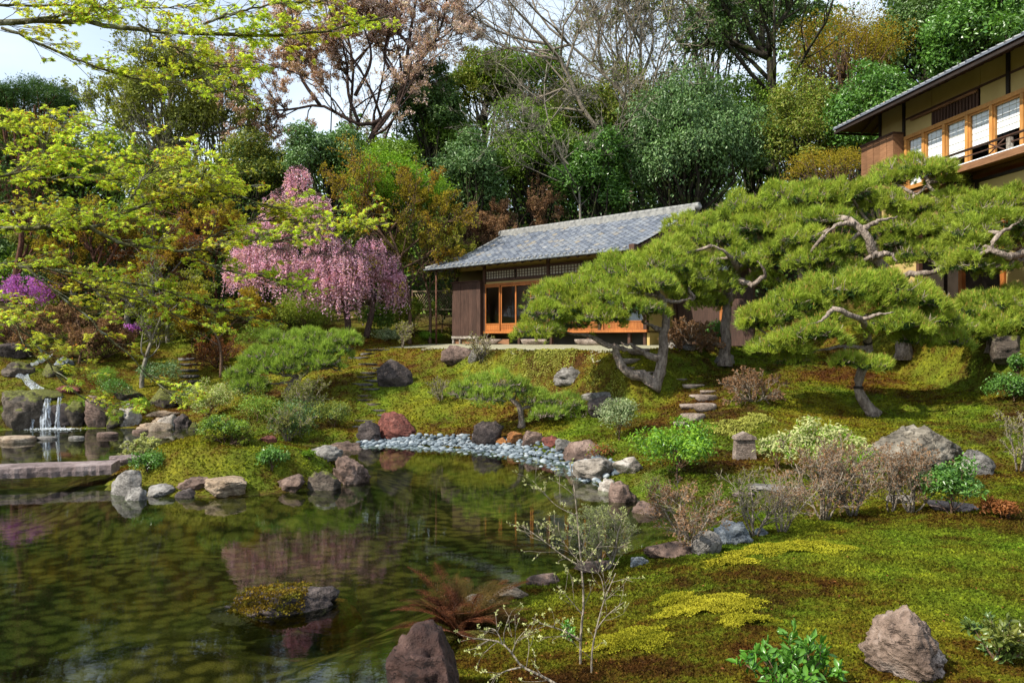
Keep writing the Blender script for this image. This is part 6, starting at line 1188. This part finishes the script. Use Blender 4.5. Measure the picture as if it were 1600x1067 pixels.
# lilac azalea
t = L('dark twigged azalea covered in vivid purple flowers at the left edge', 40, 495, 120, 66, 241, 'azalea_flower', 1500, .085, ncl=34, clump=.16, bark='twig_brown', Y=31)
L('small purple flowered azalea on the left hill', 210, 525, 40, 24, 242, 'azalea_flower', 500, .07, Y=31)

# ------------------------------------------------------------------ big leaved camellias near the camera: their leaves are parts
def bigleaf(label, px, py, w, h, seed, mat, nleaf, leaf, Ycap=None, name='camellia_shrub', curl=.15, lw=.42, stems=9):
    rng = np.random.default_rng(seed); p = ground_at(px, py, water=False) if Ycap is None else np.array([(px-800)/F*Ycap, Ycap, h1((px-800)/F*Ycap, Ycap)]); s = p[1]/F; Hm = h*s; Wm = w*s; t = thing(name, label, 'shrub', p); g = G()
    a = rng.uniform(0, 6.283, stems); tl = .5*rng.uniform(.2, 1.3, stems)*Wm/Hm; D = nrm(np.stack([np.cos(a)*tl, np.sin(a)*tl, np.ones(stems)], -1)); tips = grow(g, rng, np.zeros((stems, 3))-[0, 0, .03], D, np.full(stems, Hm*.8), np.full(stems, .008), [dict(K=5, jit=.1, up=.03), dict(n=4, K=4, len=.5, ang=40, rad=.6, up=.08, t0=.3)], sides=(5, 4)); obj('stems', g, M['twig_brown'], t)
    V = []; nu, nv = 4, 2
    prof_ = [0, .62, 1, .72, 0]
    for i in range(5):
        u = i/4; 
        for j in (-1, 0, 1): V.append([j*lw*.5*prof_[i]+0.0, u, (abs(j)*.10-curl*u*u)])
    Fq = [[i*3+j, i*3+j+1, i*3+j+4, i*3+j+3] for i in range(4) for j in (0, 1)]; gm = G(); gm.add(V, Fq, 0, True); me = gm.mesh('leaf', M[mat])
    Pl, Tl = along(tips, int(math.ceil(nleaf/len(tips))), rng, .1, .004); Dl = nrm(Tl*.8+rnd(rng, len(Pl))*.75+[0, 0, .25]); order_ = rng.permutation(len(Pl))
    gs_ = G(); sv = []
    for q, i in enumerate(order_):
        d = Vector(Dl[i]); up = Vector(nrm(rnd(rng, 1)[0]*.5+[-.1, -.2, 1])); xx = d.cross(up).normalized(); zz_ = xx.cross(d); sc = leaf*rng.uniform(.7, 1.25)
        if q < 300:
            from mathutils import Matrix
            mt = Matrix((xx, d, zz_)).transposed().to_4x4(); mt = Matrix.Translation(Vector(Pl[i])) @ mt @ Matrix.Scale(sc, 4); o = link('leaf', me, t); o.matrix_local = mt
        else:
            R = np.array([xx[:], d[:], zz_[:]]); gs_.add((np.array(V)*sc)@R+Pl[i], Fq, 0, True)
    if gs_.V: obj('small_leaves', gs_, M[mat], t)['kind'] = 'stuff'
    return t
LM('camellia_leaf', (0.05, 0.16, 0.02), (0.14, 0.32, 0.04), (0.10, 0.24, 0.03), trans=.3, gloss=.10, grough=.3)
LM('camellia_leaf_dark', (0.05, 0.13, 0.03), (0.16, 0.26, 0.06), (0.18, 0.18, 0.04), trans=.3, gloss=.10, grough=.3)
bigleaf('glossy bright green camellia cut off by the bottom of the picture', 1232, 1112, 230, 96, 301, 'camellia_leaf', 460, .062, Ycap=4.35, stems=16)
bigleaf('darker small leaved shrub at the lower right behind the knobbed brown rock', 1562, 1035, 130, 76, 302, 'camellia_leaf_dark', 760, .046, stems=13)
bigleaf('little green seedling on the near moss left of the glossy camellia', 890, 1000, 60, 30, 303, 'camellia_leaf', 90, .035, stems=5)

# ------------------------------------------------------------------ slender budding saplings in the foreground
def sapling(label, stems_, seed, budm='leaf_pale', Y=5.5, r=.009, sub=9, leaf=.017, name='sapling'):
    rng = np.random.default_rng(seed); P0 = np.array([(stems_[0][0][0][0]-800)/F*Y, Y, 0]); P0[2] = h1(P0[0], Y); t = thing(name, label, 'sapling', P0); g = G(); gb = G(); 
    for si, (st, rr_) in enumerate(stems_):
        S = spline([pt(a, b, Y+(c_[0] if c_ else 0)) for a, b, *c_ in st], 14); 
        if si == 0 and S[0, 2] > P0[2]: S = np.vstack([P0-[0, 0, .05], S])
        g.tubes(S-P0, np.linspace(rr_, rr_*.35, len(S)), 6)
        m_ = int(sub*(1.0 if len(st) > 3 else .6)); i = rng.integers(len(S)//4, len(S)-1, m_); T_ = nrm(S[i+1]-S[i]); D = nrm(T_*.6+nrm(np.cross(T_, rnd(rng, m_)))*.8+[0, 0, .2]); tips = grow(g, rng, S[i]-P0, D, rng.uniform(.04, .22, m_), np.full(m_, rr_*.3), [dict(K=4, jit=.15, up=.08), dict(n=2, K=3, len=.6, ang=40, rad=.7)], sides=(4, 3), mins=.0012)
        Pl, Tl = along(tips, 2, rng, .4, .003); Pl = np.vstack([Pl, tips[:, -1]]); n = len(Pl)
        for k in range(3): gb.leaves(Pl, nrm(rnd(rng, n)*.7+[0, 0, .7]), rnd(rng, n), leaf*rng.uniform(.5, 1.2, n), .5)
    obj('stems', g, M['twig_grey'], t); obj('buds', gb, M[budm], t)['kind'] = 'stuff'
sapling('tall slender sapling with pale green buds rising in front of the pond', [([(908, 1090), (907, 1000), (912, 940), (908, 880), (902, 810), (897, 760), (890, 722)], .010), ([(908, 885), (880, 868), (850, 845), (815, 820)], .006), ([(908, 880), (890, 860), (875, 835), (872, 815)], .004), ([(900, 805), (870, 790), (845, 765), (832, 750)], .004), ([(909, 885), (925, 865), (940, 845)], .004), ([(910, 960), (885, 930), (870, 915)], .004)], 401, Y=5.3)
sapling('second budding sapling with forked twigs right of the tallest one', [([(925, 1095), (925, 1020), (935, 970), (945, 935), (962, 895)], .008), ([(930, 985), (950, 960), (975, 940)], .005), ([(908, 1000), (880, 985), (850, 975), (832, 965)], .006), ([(945, 935), (940, 905), (930, 890)], .004)], 402, Y=5.1)
sapling('low arching budding branch at the bottom left of the near moss', [([(880, 1075), (845, 1055), (815, 1040), (800, 1020), (785, 1005), (770, 1000), (738, 997)], .010), ([(815, 1042), (790, 1048), (765, 1062)], .006), ([(785, 1005), (775, 985), (760, 980)], .005), ([(800, 1020), (808, 1000), (820, 985)], .004)], 403, Y=4.6)

# ------------------------------------------------------------------ rust coloured fern
rng = np.random.default_rng(55); p = ground_at(722, 998, water=False); t = thing('fern', 'large rust and brown fern arching over the reddish shore rock', 'fern', p); 
for k in range(56):
    a = rng.uniform(0, 6.283); up = rng.uniform(.5, 2.2); Lf = rng.uniform(.48, .76); D = nrm(np.array([math.cos(a), math.sin(a)*.8, up]))
    S = curve_pts(np.array([[0, 0, 0.]]), D[None], np.array([Lf]), 12, rng, .04, -.11)[0]; g = G(); g.tubes(S, np.linspace(.004, .0015, 12), 4)
    m_ = 30; tt = np.linspace(.12, .98, m_)*11; i = np.minimum(tt.astype(int), 10); f = (tt-i)[:, None]; Pn = S[i]*(1-f)+S[i+1]*f; T_ = nrm(S[i+1]-S[i]); side = nrm(np.cross(T_, [0, 0, 1.])); ln = .095*np.sin(np.linspace(.25, 3.0, m_))**.8+.01
    for sg in (-1, 1):
        D_ = nrm(side*sg+T_*.55+[0, 0, .05]); n_ = np.cross(D_, T_)*sg; 
        # each pinna is a small feather of leaflets
        for q in range(6): g.leaves(Pn+D_*ln[:, None]*(q/6), nrm(D_*.7+T_*.9), nrm(rnd(rng, m_)*.45+[0, -.4, .8]), ln*.24*(1-q/9), .42); g.leaves(Pn+D_*ln[:, None]*(q/6), nrm(D_*.8-T_*.7), nrm(rnd(rng, m_)*.45+[0, -.4, .8]), ln*.24*(1-q/9), .42)
    obj('frond', g, M['fern_rust' if up > .8 else 'fern_green'], t)

# ------------------------------------------------------------------ foreground maple reaching in from the left
rng = np.random.default_rng(90); base = np.array([-6.9, 6.4, 0]); base[2] = h1(base[0], base[1]); t = thing('maple_tree', 'maple with fresh yellow green leaves reaching over the pond from the left', 'tree', base)
tr_ = spline([base-[0, 0, .2], base+[.1, 0, 1.2], base+[-.1, .1, 2.6], base+[.1, .0, 4.4], base+[.2, .1, 6]], 14); g = G(); g.tubes(tr_-base, np.linspace(.16, .07, 14), 10); obj('trunk', g, M['maple_bark'], t)
BR = [([(-40, 50), (60, 42), (130, 38), (230, 48), (330, 50), (400, 48), (470, 42), (530, 26), (600, 5)], 6.4, .030, 1.0), ([(20, 55), (80, 78), (140, 100), (200, 118), (280, 118), (330, 122)], 6.8, .014, .8), ([(60, 46), (90, 20), (140, -10)], 6.2, .014, 1), ([(230, 50), (270, 75), (330, 95), (390, 88)], 6.1, .010, .8), ([(330, 50), (370, 20), (440, -5), (500, -20)], 6.3, .012, 1), ([(-30, 20), (60, 10), (180, 5), (300, -10)], 6.9, .015, 1),
      ([(-60, 366), (0, 362), (80, 356), (150, 354), (190, 330), (235, 312), (270, 300), (290, 280), (310, 262)], 6.0, .026, .9), ([(150, 354), (190, 380), (250, 388), (300, 390), (360, 378), (430, 372), (500, 355), (560, 342)], 6.1, .015, .9), ([(235, 314), (290, 305), (350, 300), (410, 318), (450, 330)], 6.2, .009, .9),
      ([(-50, 418), (0, 418), (60, 420), (110, 425), (170, 438), (230, 448), (290, 470), (350, 492), (420, 500)], 6.3, .016, .6), ([(-30, 290), (0, 283), (30, 268), (45, 250), (47, 225), (42, 195)], 5.6, .012, .9), ([(-40, 332), (30, 328), (90, 325), (150, 330), (220, 336)], 6.6, .012, .9), ([(100, 424), (150, 450), (220, 470), (280, 500), (330, 520)], 6.6, .009, .6),
      ([(-30, 455), (20, 495), (55, 540), (80, 590), (110, 625), (170, 650)], 5.4, .008, .45), ([(60, 420), (120, 480), (180, 540), (220, 590), (240, 620)], 5.7, .008, .45), ([(-40, 240), (30, 235), (90, 240), (150, 255)], 6.9, .012, .8), ([(0, 283), (60, 280), (120, 275), (170, 270)], 6.4, .010, .8), ([(220, 315), (225, 280), (235, 255), (240, 240)], 6.0, .008, .8), ([(300, 390), (340, 420), (400, 430), (440, 440)], 6.3, .008, .7), ([(-30, 215), (30, 200), (80, 200), (110, 215)], 6.6, .010, .8), ([(330, 380), (380, 350), (430, 340), (470, 345)], 6.5, .008, .9)]
def palm(P, D, Nn, size, g, mi=0, droop=.3):
    D = nrm(D); S = nrm(np.cross(D, Nn)); U = np.cross(S, D)
    for an, l in ((0, 1), (.62, .86), (-.62, .86), (1.25, .6), (-1.25, .6)):
        d = D*math.cos(an)+S*math.sin(an)-U*droop*l; g.leaves(P, d, U, size*l*1.12, .26, mi, 0)
allL = []; gt = G(); gbud = G()
for pts_, Y, r, dens in BR:
    Q = np.array([pt(a, b, Y) for a, b in pts_]); Q[:, 1] += np.linspace(-.15, .25, len(Q)); Q0 = tr_[np.argmin(np.abs(tr_[:, 2]-Q[0, 2]))]; 
    S = spline(Q, 26); S[1:-1] += rng.normal(0, .006, (24, 3)); g = G(); full = np.vstack([spline([Q0, (Q0+S[0])/2+[0, 0, .1], S[0]], 6)[:-1], S]) if pts_[0][0] < 0 else S
    g.tubes(full-base, np.linspace(r, max(r*.22, .003), len(full)), 7); obj('branch', g, M['maple_bark'], t)
    m_ = int(len(pts_)*6.2*dens)+4; i = rng.integers(1, 25, m_); T_ = nrm(S[i]-S[i-1]); side = nrm(np.cross(T_, [0, 0, 1.]))*rng.choice([-1, 1], m_)[:, None]; D = nrm(T_*.7+side*rng.uniform(.1, .9, (m_, 1))+np.stack([rng.normal(0, .15, m_), np.zeros(m_), rng.uniform(-.06, .20, m_)], -1))
    tips = grow(gt, rng, S[i]-base, D, rng.uniform(.14, .40, m_), np.full(m_, .004), [dict(K=5, jit=.12, up=.04), dict(n=4, K=4, len=.5, ang=42, rad=.7, flat=.10), dict(n=3, K=3, len=.6, ang=38, rad=.7, flat=.10)], sides=(4, 3, 3), mins=.0018)
    Pl, Tl = along(tips, 2, rng, .5, .008); Pl = np.vstack([Pl, tips[:, -1], tips[:, -1]]); Tl = np.vstack([Tl, nrm(tips[:, -1]-tips[:, -2]), nrm(tips[:, -1]-tips[:, -2])]); n = len(Pl); Dl = nrm(Tl*.5+rnd(rng, n)*[.55, .55, .22]+[0, 0, -.18]); sz = rng.uniform(.019, .036, n); allL.append((Pl, Dl, sz))
    k = rng.uniform(0, 1, n) < .3; gbud.leaves(Pl[k]+rng.normal(0, .008, (k.sum(), 3)), nrm(rnd(rng, k.sum())+[0, 0, -.6]), rnd(rng, k.sum()), .020, .5)
obj('twigs', gt, M['maple_bark'], t)['kind'] = 'stuff'; obj('bud_scales', gbud, M['maple_bud'], t)['kind'] = 'stuff'
Pl = np.vstack([a[0] for a in allL]); Dl = np.vstack([a[1] for a in allL]); sz = np.concatenate([a[2] for a in allL]); W_ = Pl+base; inview = (np.abs(W_[:, 0]/W_[:, 1]*F+0) < 790) & (np.abs(W_[:, 2]-EYE)/W_[:, 1]*F < 520); key = np.where(inview, -sz/W_[:, 1], 0); od = np.argsort(key)
for i in od[:300]:
    g = G(); palm(np.zeros((1, 3)), Dl[i:i+1], nrm(rnd(rng, 1)*.25+[0, 0, 1]), sz[i:i+1], g); o = obj('leaf', g, M['maple_leaf'], t); o.location = Pl[i]
rest_ = od[300:]; g = G(); palm(Pl[rest_], Dl[rest_], nrm(rnd(rng, len(rest_))*.3+[0, 0, 1]), sz[rest_], g); obj('leaves', g, M['maple_leaf'], t)['kind'] = 'stuff'

# fallen leaves and small litter on the near moss
rng = np.random.default_rng(66); n = 500; Y = rng.uniform(3.8, 10.5, n); X = rng.uniform(-.15, .7, n)*Y; k = pond_sd(X, Y) > .1; X, Y = X[k], Y[k]; n = len(X); g = G(); g.leaves(np.stack([X, Y, H(X, Y)+.018], -1), rnd(rng, n)*[1, 1, .2], nrm(rnd(rng, n)*.3+[0, 0, 1]), rng.uniform(.012, .03, n), .5); obj('fallen_leaves', g, M['leaf_rust'], kind='stuff')
bpy.context.view_layer.update()
